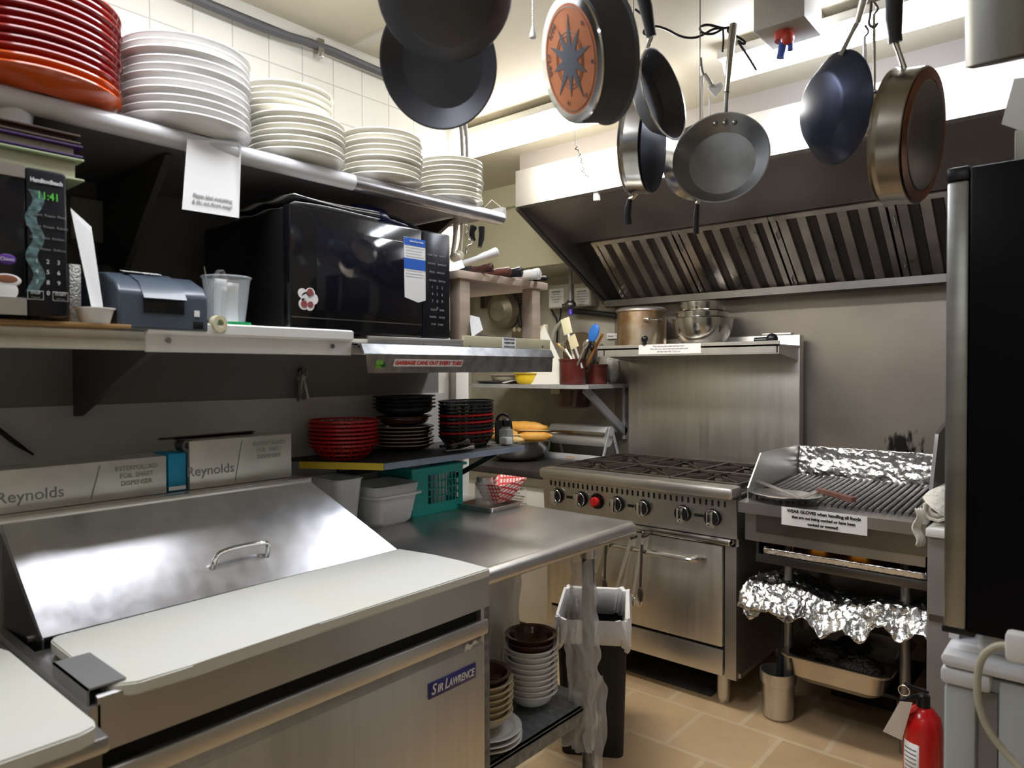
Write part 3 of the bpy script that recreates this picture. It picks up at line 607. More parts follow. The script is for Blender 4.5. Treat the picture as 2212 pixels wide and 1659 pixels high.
# door
dx = ux1-.005
MB().box((dx-.03, uy0+.012, .10), (dx+.002, uy1-.02, .772), .004).prism([(dx+.002, uy0+.015, .772), (dx-.010, uy0+.015, .797), (dx-.03, uy0+.015, .797), (dx-.03, uy0+.015, .772)], (0, uy1-uy0-.04, 0)).out('door', STEELV, t)
MB().box((dx-.002, uy0+.01, .795), (dx+.012, uy1-.012, .832), .006).box((dx-.03, uy0+.01, .80), (dx, uy1-.012, .826)).out('door_handle_rail', STEEL, t)
B((dx-.04, uy0+.012, .825), (dx-.015, uy1-.015, .862)).out('door_gap', DARKIN, t)
bd = MB().box((dx+.002, 1.095, .695), (dx+.005, 1.252, .733), .0015).out('name_badge', BADGE, t)
for s_, y_, sz_, k_, zz in (('S', 1.101, .034, .9, .7145), ('IR', 1.1195, .0255, .85, .7120), ('L', 1.1425, .034, .9, .7145), ('AWRENCE', 1.157, .0255, .70, .7120)):
    text(bd, s_, (dx+.005, y_, zz), (0, 1, 0), (0, 0, 1), sz_, INKW, shear=.25, bold=.0004, sx=k_, align='LEFT')
MB().grid(lambda i, j: V((dx+.004-.006*j, 1.215+.06*i, .785-.035*j*(1-i)+.004*sin(i*14))), 8, 8).out('torn_film', CLEARP, t, solid=.001)
MB().box((dx-.03, uy1-.03, .09), (dx-.0, uy1-.018, .86)).out('corner_post', STEEL, t)
# cutting board
def board(name, label, P, z0, z1):
    b = MB(); a = [b.bm.verts.new((x, y, z0)) for x, y in P]; c = [b.bm.verts.new((x, y, z1)) for x, y in P]; n = len(P)
    b.bm.faces.new(a[::-1]); b.bm.faces.new(c)
    for i in range(n): b.bm.faces.new((a[i], a[(i+1) % n], c[(i+1) % n], c[i]))
    bmesh.ops.bevel(b.bm, geom=[e for e in b.bm.edges], offset=.003, segments=2, affect='EDGES')
    return tag(b.out(name, CUT), label, 'cutting board')
P = [(-1.515, 1.283), (-1.508, .445), (-1.500, .432), (-1.485, .427), (-1.30, .425), (-1.205, .427)]
P += [(-1.182, .46), (-1.180, .55), (-1.184, .66), (-1.187, .80), (-1.187, 1.302), (-1.30, 1.304), (-1.40, 1.300)]
board('cutting_board', 'long worn white cutting board with a wavy front edge on the prep refrigerator', P, .934, .956)
# neighbouring counter, bottom left
t = thing('steel_counter', 'dark steel counter in the bottom left corner under the cut-off cutting board', 'counter', (-1.5, .1, 0))
MB().box((WX+.02, -.9, .1), (-1.12, .385, .90)).out('body', STEELD, t)
MB().box((WX+.02, -.9, .90), (-1.10, .39, .925), .006).out('top', STEELH, t)
P = [(-1.56, .355), (-1.50, .366), (-1.11, .372), (-1.088, .366), (-1.08, .345), (-1.08, -.8), (-1.56, -.8)]
board('cutting_board', 'thick white cutting board cut off by the bottom left corner of the photo', P, .927, .952)

# =====================================================================  WORK TABLE
tz = .94
t = thing('work_table', 'steel work table with a rolled front edge and galvanised undershelf', 'table', (-1.64, 1.7, 0))
ty0, ty1, tx = 1.315, 2.075, -1.235
MB().box((WX+.02, ty0, tz-.02), (tx, ty1, tz), .002).out('tabletop', STEELH, t)
MB().cone((tx-.002, ty0, tz-.024), (tx-.002, ty1-.02, tz-.024), .024, seg=24).ball((tx-.002, ty1-.02, tz-.024), .024).cone((tx-.002, ty1-.022, tz-.024), (WX+.05, ty1-.022, tz-.024), .022).out('rolled_edge', STEEL, t)
for x, y in ((tx-.05, ty0+.06), (tx-.05, ty1-.197), (WX+.07, ty1-.197), (WX+.07, ty0+.06)):
    lg = MB().cone((x, y, .03), (x, y, tz-.03), .0205).out('leg', GALV, t)
    MB().cone((x, y, tz-.09), (x, y, tz-.03), .027).out('socket', STEEL, lg)
    MB().cone((x, y, 0), (x, y, .035), .016, .022).out('foot', STEELD, lg)
uz = .385
MB().box((WX+.05, ty0+.04, uz-.01), (tx-.035, ty1-.17, uz)).box((tx-.05, ty0+.04, uz-.05), (tx-.035, ty1-.17, uz), .002).out('undershelf', GALV, t)
# bowls on the undershelf
def dish(R, h, foot, m, name, parent=None, c=(0, 0, 0), sx=1, sy=1, rim=.012, th=.004, seg=48):
    pr = [(0, .004), (foot*.9, .004), (foot*.92, 0), (foot, 0), (foot+.004, .004)]
    for i in range(1, 8):
        a = i/7; pr.append((foot+(R-rim-foot)*sin(a*pi/2)**1.0, .004+(h-.008)*(1-cos(a*pi/2))))
    pr += [(R, h-.002), (R+.0015, h), (R, h+.002), (R-rim, h-.001)]
    for i in range(6, 0, -1):
        a = i/7; pr.append((max(0, foot+(R-rim-foot)*sin(a*pi/2)-th), .004+th+(h-.008)*(1-cos(a*pi/2))))
    pr.append((0, .004+th))
    o = MB().lathe(pr, NEG(c), seg, sx, sy).out(name, m, parent, origin=c)
    return o
def stack(first, n, step, labelf, cat, group, jitter=.002):
    tag(first, labelf(n-1), cat, group); L0 = first.location.copy()
    for i in range(1, n):
        o = first.copy(); COL.objects.link(o); o.location = L0+V((random.uniform(-jitter, jitter), random.uniform(-jitter, jitter), step*i))
        o.rotation_euler[2] = random.uniform(0, 3); o['label'] = labelf(n-1-i)
bc = V((-1.415, 1.745, uz))
stack(dish(.085, .05, .035, PORC, 'soup_bowl', c=bc), 9, .0175, lambda i: 'white china bowl under the two brown bowls, %s of the white ones' % ORD[i], 'bowl', 'white bowls stacked on the undershelf')
for i in range(2):
    tag(dish(.083, .05, .035, BROWNCH, 'soup_bowl', c=bc+V((0, 0, .0175*9+.016*i+.002))), 'brown glazed bowl %s the white bowl stack on the undershelf' % ['resting directly on', 'at the very top of'][i], 'bowl', 'brown bowls on the undershelf')
bc = V((-1.36, 1.475, uz))
stack(dish(.10, .02, .05, PORC, 'small_plate', c=bc), 3, .016, lambda i: 'small white plate under the ivory bowls, %s of three' % ORD[i], 'plate', 'small plates on the undershelf')
stack(dish(.082, .045, .035, mat('ivory rimmed bowl', (.55, .45, .28), .2, coat=.4), 'soup_bowl', c=bc+V((-.01, 0, .05))), 6, .018, lambda i: 'ivory bowl stacked behind the near table leg, %s' % ORD[i], 'bowl', 'ivory bowls on the undershelf')
tag(dish(.08, .045, .035, BROWNCH, 'soup_bowl', c=bc+V((-.012, 0, .05+.018*6))), 'brown bowl on top of the ivory bowls beside the near table leg', 'bowl')
bc = V((-1.60, 1.62, uz))
stack(dish(.085, .05, .035, PORC, 'soup_bowl', c=bc), 12, .019, lambda i: 'white bowl in the rear stack glimpsed through the bag film, %s' % ORD[i], 'bowl', 'rear bowl stack on the undershelf')
# plastic film hanging behind and around the leg
t = thing('plastic_bag', 'large translucent bin bag draped around the far table leg and down to the undershelf', 'bag', (-1.30, 1.95, .5))
def film(i, j):
    a = -3.3+i*4.4; p = V((tx-.062, ty1-.212, tz-.09-j*.62)); r = .034+.020*(1-abs(2*j-1)); q = p+V((cos(a), sin(a), 0))*r
    return q+NZ.noise_vector(q*18)*.018+NZ.noise_vector(V((q.x*60, q.y*60, q.z*12)))*.008
MB().grid(film, 40, 50).out('leg_wrap', BAG, t)
def film2(i, j):
    return V((-1.55+.26*i+.015*sin(j*9+i*3), 1.50+i*.47+.012*sin(i*13+j*8), .90-j*(.50)+.01*sin(i*10)))
MB().grid(lambda i, j: V((-1.62+.05*i, 1.36+i*.52, .905-j*.48))+NZ.noise_vector(V((i*7, j*3, 2)))*.022+NZ.noise_vector(V((i*22, j*5, 2)))*.008, 50, 36).out('back_sheet', BAGW, t)
def film3(i, j):
    w_ = .5+.5*sin(j*pi)
    p = V((-1.262, 1.905+.055*(i-.5)*(.6+w_)+.01*sin(j*6), .46-j*.32))
    return p+NZ.noise_vector(V((p.x*30, p.y*50, p.z*14)))*.014
MB().grid(film3, 20, 24).out('hanging_tail', BAG, t)
tag(MB().grid(lambda i, j: V((-1.42+.15*i, 1.72+.2*i+.02*sin(j*5), .335-.10*j*(1-.6*abs(2*i-1))+.01*sin(i*17))), 24, 12).out('bag_scrap', BAG), 'loose wisp of plastic bag hanging below the galvanised undershelf', 'bag')
# rubbish bin
t = thing('trash_can', 'slim black rubbish bin with a white liner behind the far table leg', 'bin', (-1.575, 2.345, 0))
t.rotation_euler[2] = radians(31)
loft(MB(), [rr(-.115, .115, -.18, .18, .0, .03), rr(-.13, .13, -.2, .2, .49, .035), rr(-.137, .137, -.207, .207, .495, .035), rr(-.132, .132, -.202, .202, .51, .035)]).out('bin', BLACKM, t, solid=.003, world=False)
b = MB(); lo = []
for k, (e, z) in enumerate(((-.02, .42), (-.004, .52), (.008, .525), (.014, .49), (.018, .45), (.013, .42))):
    L = rr(-.13-e, .13+e, -.2-e, .2+e, z, .04, 12)
    lo.append([p+V((random.uniform(-.004, .004), random.uniform(-.004, .004), .018*sin(i*.55+k) if k > 3 else .004*sin(i*.8))) for i, p in enumerate(L)])
loft(b, lo, False).out('liner', BAGW, t, solid=.0008, world=False)
# tongs on the oven handle
def tongs(lab, A, C, wide=.022):
    Y = ry-.088; A, C = PY(A[0], A[1], Y), PY(C[0], C[1], Y); d_ = (C-A).normalized()
    t = thing('tongs', lab, 'tongs', A, 'utensils hung on the oven handle')
    for s_ in (0, 1):
        o = V((0, s_*.038, 0)); e = C+o+V((s_*.014, 0, -.004*s_)); k = A+o; m_ = k.lerp(e, .66)
        b = MB().bar(k, m_, .017, .003, (0, 1, 0)).bar(m_, e, .012, .003, (0, 1, 0))
        b.ball(e+d_*.018, .021, (.85, .3, 1.5))
        for q in range(4): b.ball(e+d_*(.004+q*.011)+V((.012, 0, 0)), .006, (.9, .6, .8))
        b.out('arm', mat('tong steel', (.85, .84, .82), .3, .9), t)
    MB().cone(A+V((0, -.002, .002)), A+V((0, .040, .002)), .008).ball(A+V((0, 0, .018)), .008).out('hinge', STEELD, t)
tongs('steel tongs leaning left on the oven handle, nearest the table corner', (1364, 1163), (1328, 1285))
tongs('steel tongs with scalloped tips hanging just right of the leaning pair', (1389, 1160), (1366, 1290))
t = thing('slotted_spoon', 'steel slotted utensil hanging on the oven handle just past the table corner', 'utensil', PY(1312, 1170, ry-.09), 'utensils hung on the oven handle')
k0, k1 = PY(1316, 1160, ry-.09), PY(1294, 1240, ry-.09)
MB().bar(k0, k1, .024, .003, (0, 1, 0)).out('handle', CHROMED, t)
MB().bar(k1, k1+(k1-k0)*.6, .05, .002, (0, 1, 0)).out('blade', CHROMED, t)
for i, px in enumerate((1325, 1402)):
    c = PY(px, 1205, ry-.03)
    tag(MB().bar((c.x, ry-.094, .67), (c.x-.01, ry-.090, .47), .012, .003, (0, 1, 0)).ball((c.x-.01, ry-.090, .44), .022, (.7, .3, 1.6)).out('serving_spoon', STEELD), 'dark steel spoon hanging behind the tongs on the oven handle, %s' % ['between the two left utensils', 'past the last tongs'][i], 'spoon', 'utensils hung on the oven handle')
# floor mat / tray under range
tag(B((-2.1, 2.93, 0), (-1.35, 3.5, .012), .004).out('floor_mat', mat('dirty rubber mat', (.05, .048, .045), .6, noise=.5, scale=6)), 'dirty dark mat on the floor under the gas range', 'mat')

# =====================================================================  ITEMS ON THE TABLE
def plastic_tub(name, label, cat, x0, x1, y0, y1, z0, h, m, rim=.012, taper=.015, r=.03, th=.002, rimz=None):
    loops = [rr(x0+taper+.01, x1-taper-.01, y0+taper+.01, y1-taper-.01, z0, r), rr(x0+taper, x1-taper, y0+taper, y1-taper, z0+.012, r), rr(x0, x1, y0, y1, z0+h*.72, r), rr(x0-rim, x1+rim, y0-rim, y1+rim, z0+h*.73, r), rr(x0-rim, x1+rim, y0-rim, y1+rim, z0+h*.76, r), rr(x0, x1, y0, y1, z0+h*.77, r), rr(x0-.004, x1+.004, y0-.004, y1+.004, z0+h, r)]
    o = loft(MB(), loops).out(name, m, None, solid=th); return tag(o, label, cat)
plastic_tub('food_tub', 'frosted plastic food tub on the table at the lid corner of the prep unit', 'container', -1.97, -1.80, 1.43, 1.62, tz, .135, CLEARP)
o = tag(loft(MB(), [rr(-1.96, -1.83, 1.30, 1.38, tz, .02), rr(-1.98, -1.81, 1.29, 1.39, tz+.17, .02), rr(-1.985, -1.805, 1.285, 1.395, tz+.175, .02)]).out('food_tub', CLEARP, None, solid=.002), 'tall frosted tub wedged behind the prep unit lid, left of the low tub', 'container')
# teal basket
t = thing('plastic_basket', 'teal plastic basket of cups with a grid of openings, under the corner shelf', 'basket', (-1.95, 1.76, tz))
bx0, bx1, by0, by1, bh = -2.035, -1.86, 1.635, 1.885, .165
b = MB()
ft = .018
def side(P0, P1, nx, nz, lo=.22, hi=.85, lft=.30, rgt=.92):
    P0, P1 = V(P0), V(P1); up = V((0, 0, bh)); d = P1-P0; n = d.cross(up).normalized()
    outw = n*ft
    Q = lambda a, c: P0+d*(a if True else a)+up*c+outw*c*0
    def slab(a0, a1, c0, c1): b.prism([Q(a0, c0), Q(a1, c0), Q(a1, c1), Q(a0, c1)], n*.003)
    slab(0, 1, 0, lo); slab(0, 1, hi, 1); slab(0, lft, lo, hi); slab(rgt, 1, lo, hi)
    for i in range(1, nx): a = lft+(rgt-lft)*i/nx; slab(a-.008, a+.008, lo, hi)
    for i in range(1, nz): c = lo+(hi-lo)*i/nz; slab(lft, rgt, c-.012, c+.012)
side((bx1, by0, tz), (bx1, by1, tz), 9, 4); side((bx0, by0, tz), (bx0, by1, tz), 9, 4)
side((bx0, by0, tz), (bx1, by0, tz), 6, 4, lft=.1); side((bx0, by1, tz), (bx1, by1, tz), 6, 4, lft=.1)
b.box((bx0, by0, tz), (bx1, by1, tz+.003)).out('basket', TEAL, t)
MB().box((bx1-.004, by0-.012, tz+bh-.004), (bx1+.014, by1+.014, tz+bh+.006), .003).box((bx0-.014, by0-.012, tz+bh-.004), (bx0+.004, by1+.014, tz+bh+.006), .003).box((bx0, by0-.014, tz+bh-.004), (bx1, by0+.004, tz+bh+.006), .003).box((bx0, by1-.004, tz+bh-.004), (bx1, by1+.014, tz+bh+.006), .003).out('rim', TEAL, t)
for i, (x, y) in enumerate(((-1.90, 1.70), (-1.90, 1.80), (-1.98, 1.75))):
    tag(MB().lathe([(0, 0), (.026, 0), (.036, .15), (.037, .15), (.027, .004), (0, .003)], NEG((x, y, tz+.004)), 24).out('plastic_cup', CLEARP), 'frosted plastic cup seen through the teal basket, %s' % ['at its left', 'at its right', 'furthest back'][i], 'cup', 'cups in the teal basket')
t = thing('glass_jar', 'small glass jar with a steel lid between the teal basket and the paper food tray', 'jar', (-1.80, 1.945, tz+.012))
MB().lathe([(0, 0), (.033, 0), (.037, .01), (.037, .07), (.03, .085), (.028, .085)], NEG((-1.80, 1.945, tz+.012)), 24).out('jar', GLASS, t, solid=.002)
MB().lathe([(.031, .083), (.031, .10), (0, .10)], NEG((-1.80, 1.945, tz+.012)), 24).out('lid', STEEL, t)
o = loft(MB(), [rr(-1.86, -1.70, 1.87, 2.03, tz, .01), rr(-1.867, -1.693, 1.865, 2.04, tz+.018, .012), rr(-1.872, -1.688, 1.86, 2.045, tz+.018, .012)]).out('metal_tray', STEEL, None, solid=.0015)
tag(o, 'small shallow steel tray on the table beside the teal basket', 'tray')
# red check food tray
RC = bpy.data.materials.new('red check paper'); RC.use_nodes = True; nt = RC.node_tree; bs = nt.nodes['Principled BSDF']
tc = nt.nodes.new('ShaderNodeTexCoord'); bk = nt.nodes.new('ShaderNodeTexBrick'); bk.offset = 0; bk.inputs['Scale'].default_value = 60; bk.inputs['Brick Width'].default_value = .9; bk.inputs['Row Height'].default_value = .9; bk.inputs['Mortar Size'].default_value = .16
bk.inputs['Color1'].default_value = (.85, .82, .8, 1); bk.inputs['Color2'].default_value = (.8, .5, .48, 1); bk.inputs['Mortar'].default_value = (.6, .05, .05, 1)
mp = nt.nodes.new('ShaderNodeMapping'); mp.inputs['Rotation'].default_value = (1.2, .3, .1)
nt.links.new(tc.outputs['Object'], mp.inputs[0]); nt.links.new(mp.outputs[0], bk.inputs['Vector']); nt.links.new(bk.outputs[0], bs.inputs['Base Color']); bs.inputs['Roughness'].default_value = .6
zt = tz+.02
o = loft(MB(), [rr(-1.81, -1.74, 1.95, 2.03, zt, .004, 2), rr(-1.835, -1.70, 1.925, 2.075, zt+.07, .004, 2)]).out('paper_food_tray', RC, None, solid=.0015)
for v in o.data.vertices:
    if v.co.z > .04 and v.co.y > .03: v.co.z += .014
tag(o, 'red checked paper food tray standing on the small steel tray', 'food tray')
tag(MB().box((-1.86, 1.99, tz+.105), (-1.74, 2.05, tz+.125), .004).out('white_lid', WHITEP), 'white plastic lid lying over the glass jar and paper food tray', 'lid') if False else None

# =====================================================================  LOW CORNER SHELF ABOVE THE TABLE
sz = 1.17
t = thing('low_shelf', 'dark topped low shelf with a blue-grey edge and a strip of yellow tape', 'shelf', (-1.88, 1.7, sz-.022))
sp = [(WX+.013, 1.20), (-1.955, 1.24), (-1.70, 1.385), (-1.70, 2.06), (-1.78, 2.078), (WX+.013, 2.078)]
MB().prism([(x, y, sz-.022) for x, y in sp], (0, 0, .020)).out('board', SHELFB, t)
MB().prism([(x+(.004 if x < -2 else -.004), y, sz-.002) for x, y in sp], (0, 0, .002)).out('mat', mat('dark shelf mat', (.03, .03, .035), .6, bump=.5, bscale=150), t)
MB().prism([(-1.945, 1.2445, sz-.0225), (-1.702, 1.3825, sz-.0225), (-1.702, 1.3825, sz-.001), (-1.945, 1.2445, sz-.001)], (.0012, -.002, 0)).out('yellow_tape', MIST, t)
for y in (1.46, 1.98): MB().bar((WX+.02, y, sz-(.16 if y > 1.9 else .075)), (-1.76, y, sz-.024), .02, .006, (0, 1, 0)).bar((WX+.017, y, sz-(.18 if y > 1.9 else .09)), (WX+.017, y, sz-.02), .02, .006, (0, 1, 0)).out('bracket', STEELD, t)
def basket(name, c, R0, R1, h, m, sx=1.0, sy=1.0, n=40, parent=None):
    b = MB(); b.lathe([(R1-.004, h-.006), (R1+.003, h-.006), (R1+.004, h), (R1-.003, h+.001), (R1-.004, h-.006)], NEG(c), 44, sx, sy)
    b.lathe([(0, 0), (R0, 0), (R0+.002, .004), (R0-.002, .005), (0, .003)], NEG(c), 44, sx, sy)
    for k in (1, 2):
        z = h*k/3.0; r = R0+(R1-R0)*k/3.0; b.lathe([(r-.0015, z-.003), (r+.0015, z-.003), (r+.0015, z+.003), (r-.0015, z+.003), (r-.0015, z-.003)], NEG(c), 44, sx, sy)
    for i in range(n):
        a = 2*pi*i/n; a2 = a+.14*(1 if i % 2 else -1)
        p0 = V(c)+V((R0*cos(a)*sx, R0*sin(a)*sy, .002)); p1 = V(c)+V((R1*cos(a2)*sx, R1*sin(a2)*sy, h-.004)); b.bar(p0, p1, .004, .002, (cos(a), sin(a), 0))
    return b.out(name, m, parent, origin=c)
def bstack(c, specs, step, grp, labelf, **kw):
    protos = {}; N = len(specs)
    for i, key in enumerate(specs):
        cc = V(c)+V((0, 0, step*i))
        if key not in protos: protos[key] = o = basket('food_basket', cc, m=key, **kw)
        else: o = protos[key].copy(); COL.objects.link(o); o.location = cc; 
        tag(o, labelf(N-1-i, 'red' if key is REDPL else 'black'), 'basket', grp)
bstack((-1.905, 1.385, sz+.001), [REDPL]*7, .0125, 'red food baskets', lambda i, c: 'round red food basket at the left of the low shelf, %s' % ORD[i], R0=.07, R1=.108, h=.05)
# brown oval plates + black pans
c0 = V((-1.93, 1.665, sz+.001))
PLW = mat('brown plate', (.045, .018, .01), .2, coat=.3); 
for i in range(6):
    o = dish(.105, .022, .06, PLW, 'oval_plate', c=c0+V((random.uniform(-.004, .004), random.uniform(-.004, .004), .0125*i)), sx=.95, sy=1.0) if i == 0 else o0.copy()
    if i == 0: o0 = o; MB().lathe([(.1055, .020), (.1075, .022), (.106, .0245), (.102, .022)], NEG(c0), 48, .95, 1).out('rim', mat('bone rim', (.42, .36, .30), .3), o)
    else:
        COL.objects.link(o); o.location = c0+V((random.uniform(-.005, .005), random.uniform(-.005, .005), .0125*i)); ch = o0.children[0].copy(); COL.objects.link(ch); ch.parent = o
    tag(o, 'dark brown pale-rimmed plate under the black dishes, %s' % ORD[5-i], 'plate', 'brown plates on the low shelf')
tag(dish(.10, .035, .05, BROWNCH, 'serving_dish', c=c0+V((0, 0, .085)), sx=.85, sy=1.1), 'deep brown glazed dish sitting between the pale-rimmed plates and black dishes', 'dish')
BD = mat('black cast dish', (.012, .012, .013), .35)
for i in range(4):
    tag(dish(.115, .028, .07, BD, 'sizzle_platter', c=c0+V((.0, 0, .125+.013*i)), sx=.85, sy=1.05), 'black oval serving dish on top of the brown plates, %s' % ORD[3-i], 'dish', 'black oval dishes')
bstack((-1.825, 1.875, sz+.001), [BLKPL, REDPL, BLKPL, BLKPL, REDPL, BLKPL, REDPL, BLKPL, BLKPL, BLKPL, BLKPL], .0125, 'mixed food baskets', lambda i, c: 'oval %s food basket beside the glass shaker, %s in its stack' % (c, ORD[i]), R0=.075, R1=.105, h=.048, sx=.72, sy=1.15)
t = thing('salt_shaker', 'glass shaker with a black cap at the right end of the low shelf', 'shaker', (-1.75, 2.012, sz))
MB().box((-1.772, 1.992, sz+.002), (-1.730, 2.034, sz+.062), .006).lathe([(.019, .06), (.016, .072), (.016, .078)], NEG((-1.751, 2.013, sz)), 20).out('jar', GLASS, t)
B((-1.769, 1.995, sz+.004), (-1.733, 2.031, sz+.03), .004).out('salt', WHITEP, t)
MB().lathe([(.0185, .072), (.019, .095), (.012, .103), (0, .103)], NEG((-1.751, 2.013, sz)), 20).out('cap', BLACK, t)
t = thing('napkin_holder', 'dark curved napkin holder behind the glass shaker', 'holder', (-1.80, 2.05, sz))
MB().tube([(-1.84, 2.055, sz+.004), (-1.84, 2.055, sz+.10), (-1.80, 2.055, sz+.118), (-1.765, 2.055, sz+.10), (-1.758, 2.055, sz+.004)], .006, smooth=2).box((-1.835, 2.048, sz), (-1.765, 2.062, sz+.09), .004).out('frame', BLACK, t)
t = thing('cutlery_pile', 'jumble of dark utensils lying between the plate stack and mixed baskets', 'utensils', (-1.76, 1.76, sz))
for i in range(5):
    a = random.uniform(1.0, 2.1); p = V((-1.745+random.uniform(-.01, .02), 1.75+random.uniform(-.02, .03), sz+.008+.005*i))
    MB().tube([p-V((cos(a), sin(a), 0))*.06, p, p+V((cos(a), sin(a), .05))*.06], [.005, .004, .009], seg=8).out('utensil', BLACK if i % 2 else STEELD, t)
# =====================================================================  MIDDLE WALL SHELF
mz = 1.535; mx = -1.50
t = thing('middle_shelf', 'long white wall shelf at eye level carrying the microwaves and printer', 'shelf', (-1.78, .7, 1.49))
MB().box((WX+.007, -.9, mz-.02), (mx, 1.93, mz)).out('board', OLDW, t)
MB().box((mx-.005, -.9, 1.495), (mx+.006, 1.93, mz+.001), .004).cone((mx+.002, -.9, 1.507), (mx+.002, 1.1, 1.507), .012).out('edge_moulding', OLDW, t)
e1 = PX(322, 730, mx+.03).y; e2 = PX(766, 745, mx+.03).y
tr = MB().box((mx+.006, e1, 1.492), (mx+.016, e2, 1.556), .002).box((mx-.03, e1+.002, 1.548), (mx+.016, e2, 1.556), .002).prism([(mx+.016, e1, 1.556), (mx+.026, e1, 1.552), (mx+.026, e1, 1.533), (mx+.016, e1, 1.528)], (0, e2-e1, 0)).out('white_trim', WHITE, t)
for px, py in ((362, 735), (717, 748)):
    q = PX(px, py, mx+.018); MB().cone(q, q+V((.004, 0, 0)), .006).cone(q+V((.003, 0, 0)), q+V((.006, 0, 0)), .003).out('screw', CHROMED, tr)
a0 = PX(783, 752, mx+.05).y; a1 = PX(1193, 762, mx+.05).y
mt = MB().prism([(mx+.006, a0, 1.527), (mx+.045, a0, 1.522), (mx+.058, a0, 1.497), (mx+.055, a0, 1.494), (mx+.040, a0, 1.517), (mx+.006, a0, 1.52)], (0, a1-a0, 0)).prism([(mx+.054, a0+.006, 1.497), (mx+.057, a0+.006, 1.497), (mx+.036, a0+.028, 1.447), (mx+.033, a0+.028, 1.447)], (0, a1-a0-.012, 0)).box((mx+.0, a0, 1.512), (mx+.03, a1, 1.522)).out('ticket_rail', mat('scuffed aluminium rail', (.40, .41, .42), .3, .95, noise=.4, scale=30), t)
def onrail(y, w_, h_, name, m, mid=1.475, th=.0008):
    # sticker on the sloping face
    k = (.057-.036)/.05; d_ = V((-k, 0, -1)).normalized()
    c = V((mx+.057-(1.497-mid)*k+.001, y, mid)); up = -d_; nrm = V((0, 1, 0)).cross(up)
    return MB().prism([c+V((0, -w_/2, 0))-up*h_/2, c+V((0, w_/2, 0))-up*h_/2, c+V((0, w_/2, 0))+up*h_/2, c+V((0, -w_/2, 0))+up*h_/2], nrm*th).out(name, m, mt), c+nrm*th, up
y0, y1 = PX(849, 790, mx+.045).y, PX(997, 792, mx+.045).y
lb, c, up = onrail((y0+y1)/2, y1-y0, .021, 'notice_strip', PAPER, 1.474)
text(lb, 'GARBAGE CANS OUT EVERY TUES!', c, (0, 1, 0), up, .0158, INKR, bold=.0004, sx=1.03*(y1-y0)/.262)
for px, g_, r_ in ((818, GRN, .0075), (828, mat('dark green', (.01, .12, .04), .5), .005)):
    cl, c, up = onrail(PX(px, 795, mx+.045).y, .003, .012, 'shamrock', g_, 1.470 if r_ > .006 else 1.468)
    b = MB()
    for a in (90, 210, 330) if r_ < .006 else (45, 135, 225, 315):
        q = c+V((0, cos(radians(a))*r_, 0))+up*sin(radians(a))*r_; b.cone(q-V((.0005, 0, 0)), q+V((.0005, 0, 0)), r_*.85, seg=14)
    b.out('leaves', g_, cl)
for (w0, w1) in ((PX(790, 740, mx).y, PX(1000, 740, mx).y),):
    st = MB().box((mx+.0, w0, 1.528), (mx+.01, w1, 1.545), .001).out('metal_strip', STEEL, t)
    for px in (805, 915): q = PX(px, 746, mx+.01); MB().cone(q, q+V((.003, 0, 0)), .004, seg=12).out('screw', CHROMED, st)
def bracket(name, y, x0, x1, z, drop, label):
    b = MB().prism([(x0, y-.008, z), (x1, y-.008, z), (x0+.02, y-.008, z-drop), (x0, y-.008, z-drop)], (0, .016, 0))
    return tag(b.out(name, mat('dark bracket', (.06, .055, .05), .6)), label, 'bracket')
bracket('shelf_bracket', .655, WX+.013, mx-.03, 1.513, .175, 'dark triangular bracket under the middle shelf above the foil boxes')
bracket('shelf_bracket', .72, WX+.007, -1.64, 1.945, .38, 'dark triangular bracket under the plate shelf behind the printer')
bracket('shelf_bracket', 1.62, WX+.007, -1.62, 1.945, .2, 'dark bracket under the plate shelf beyond the big microwave')
# big microwave
wy0, wy1, wz0, wz1, wx = .934, 1.470, mz+.012, 1.853, -1.495
t = thing('microwave_oven', 'large black microwave with a paper guide taped to its door and a mushroom sticker', 'microwave', (-1.7, (wy0+wy1)/2, mz))
B((-1.93, wy0+.004, wz0+.01), (wx-.03, wy1-.004, wz1-.006), .008).out('body', mat('black painted shell', (.012, .012, .013), .35), t)
dr = B((wx-.03, wy0, wz0), (wx, wy0+.425, wz1), .006).out('door', mat('glossy black door', (.007, .007, .009), .12, coat=.5), t)
B((wx-.001, wy0+.075, wz0+.055), (wx+.0012, wy0+.405, wz1-.045), .0008).out('window', BGLASS, dr)
B((wx-.001, wy0+.005, wz0+.034), (wx+.0012, wy1-.115, wz0+.037)).out('trim_line', CHROMED, dr)
cp_ = B((wx-.03, wy0+.427, wz0), (wx, wy1, wz1), .006).out('control_panel', mat('satin black panel', (.012, .012, .016), .25), t)
yc = (wy0+.427+wy1)/2; Yd = (0, 1, 0); Zd = (0, 0, 1)
for i, row in enumerate((':', 'POPCORN    REHEAT', 'POTATO    BEVERAGE', 'PIZZA    DEFROST', 'FROZEN    SOFTEN')):
    text(cp_, row, (wx, yc, wz1-.045-.024*i), Yd, Zd, .0075, INKG)
for i, row in enumerate(('1    2    3', '4    5    6', '7    8    9', '0')):
    text(cp_, row, (wx, yc, wz1-.160-.020*i), Yd, Zd, .012, INKG)
for i, row in enumerate(('CLOCK    TIMER', 'POWER    +30 SEC', 'STOP    START')):
    text(cp_, row, (wx, yc, wz1-.225-.021*i), Yd, Zd, .0075, INKG)
gy0_, gy1_ = PX(872, 580, wx).y, PX(918, 580, wx).y; gt, gb = PX(895, 515, wx).z, PX(895, 650, wx).z
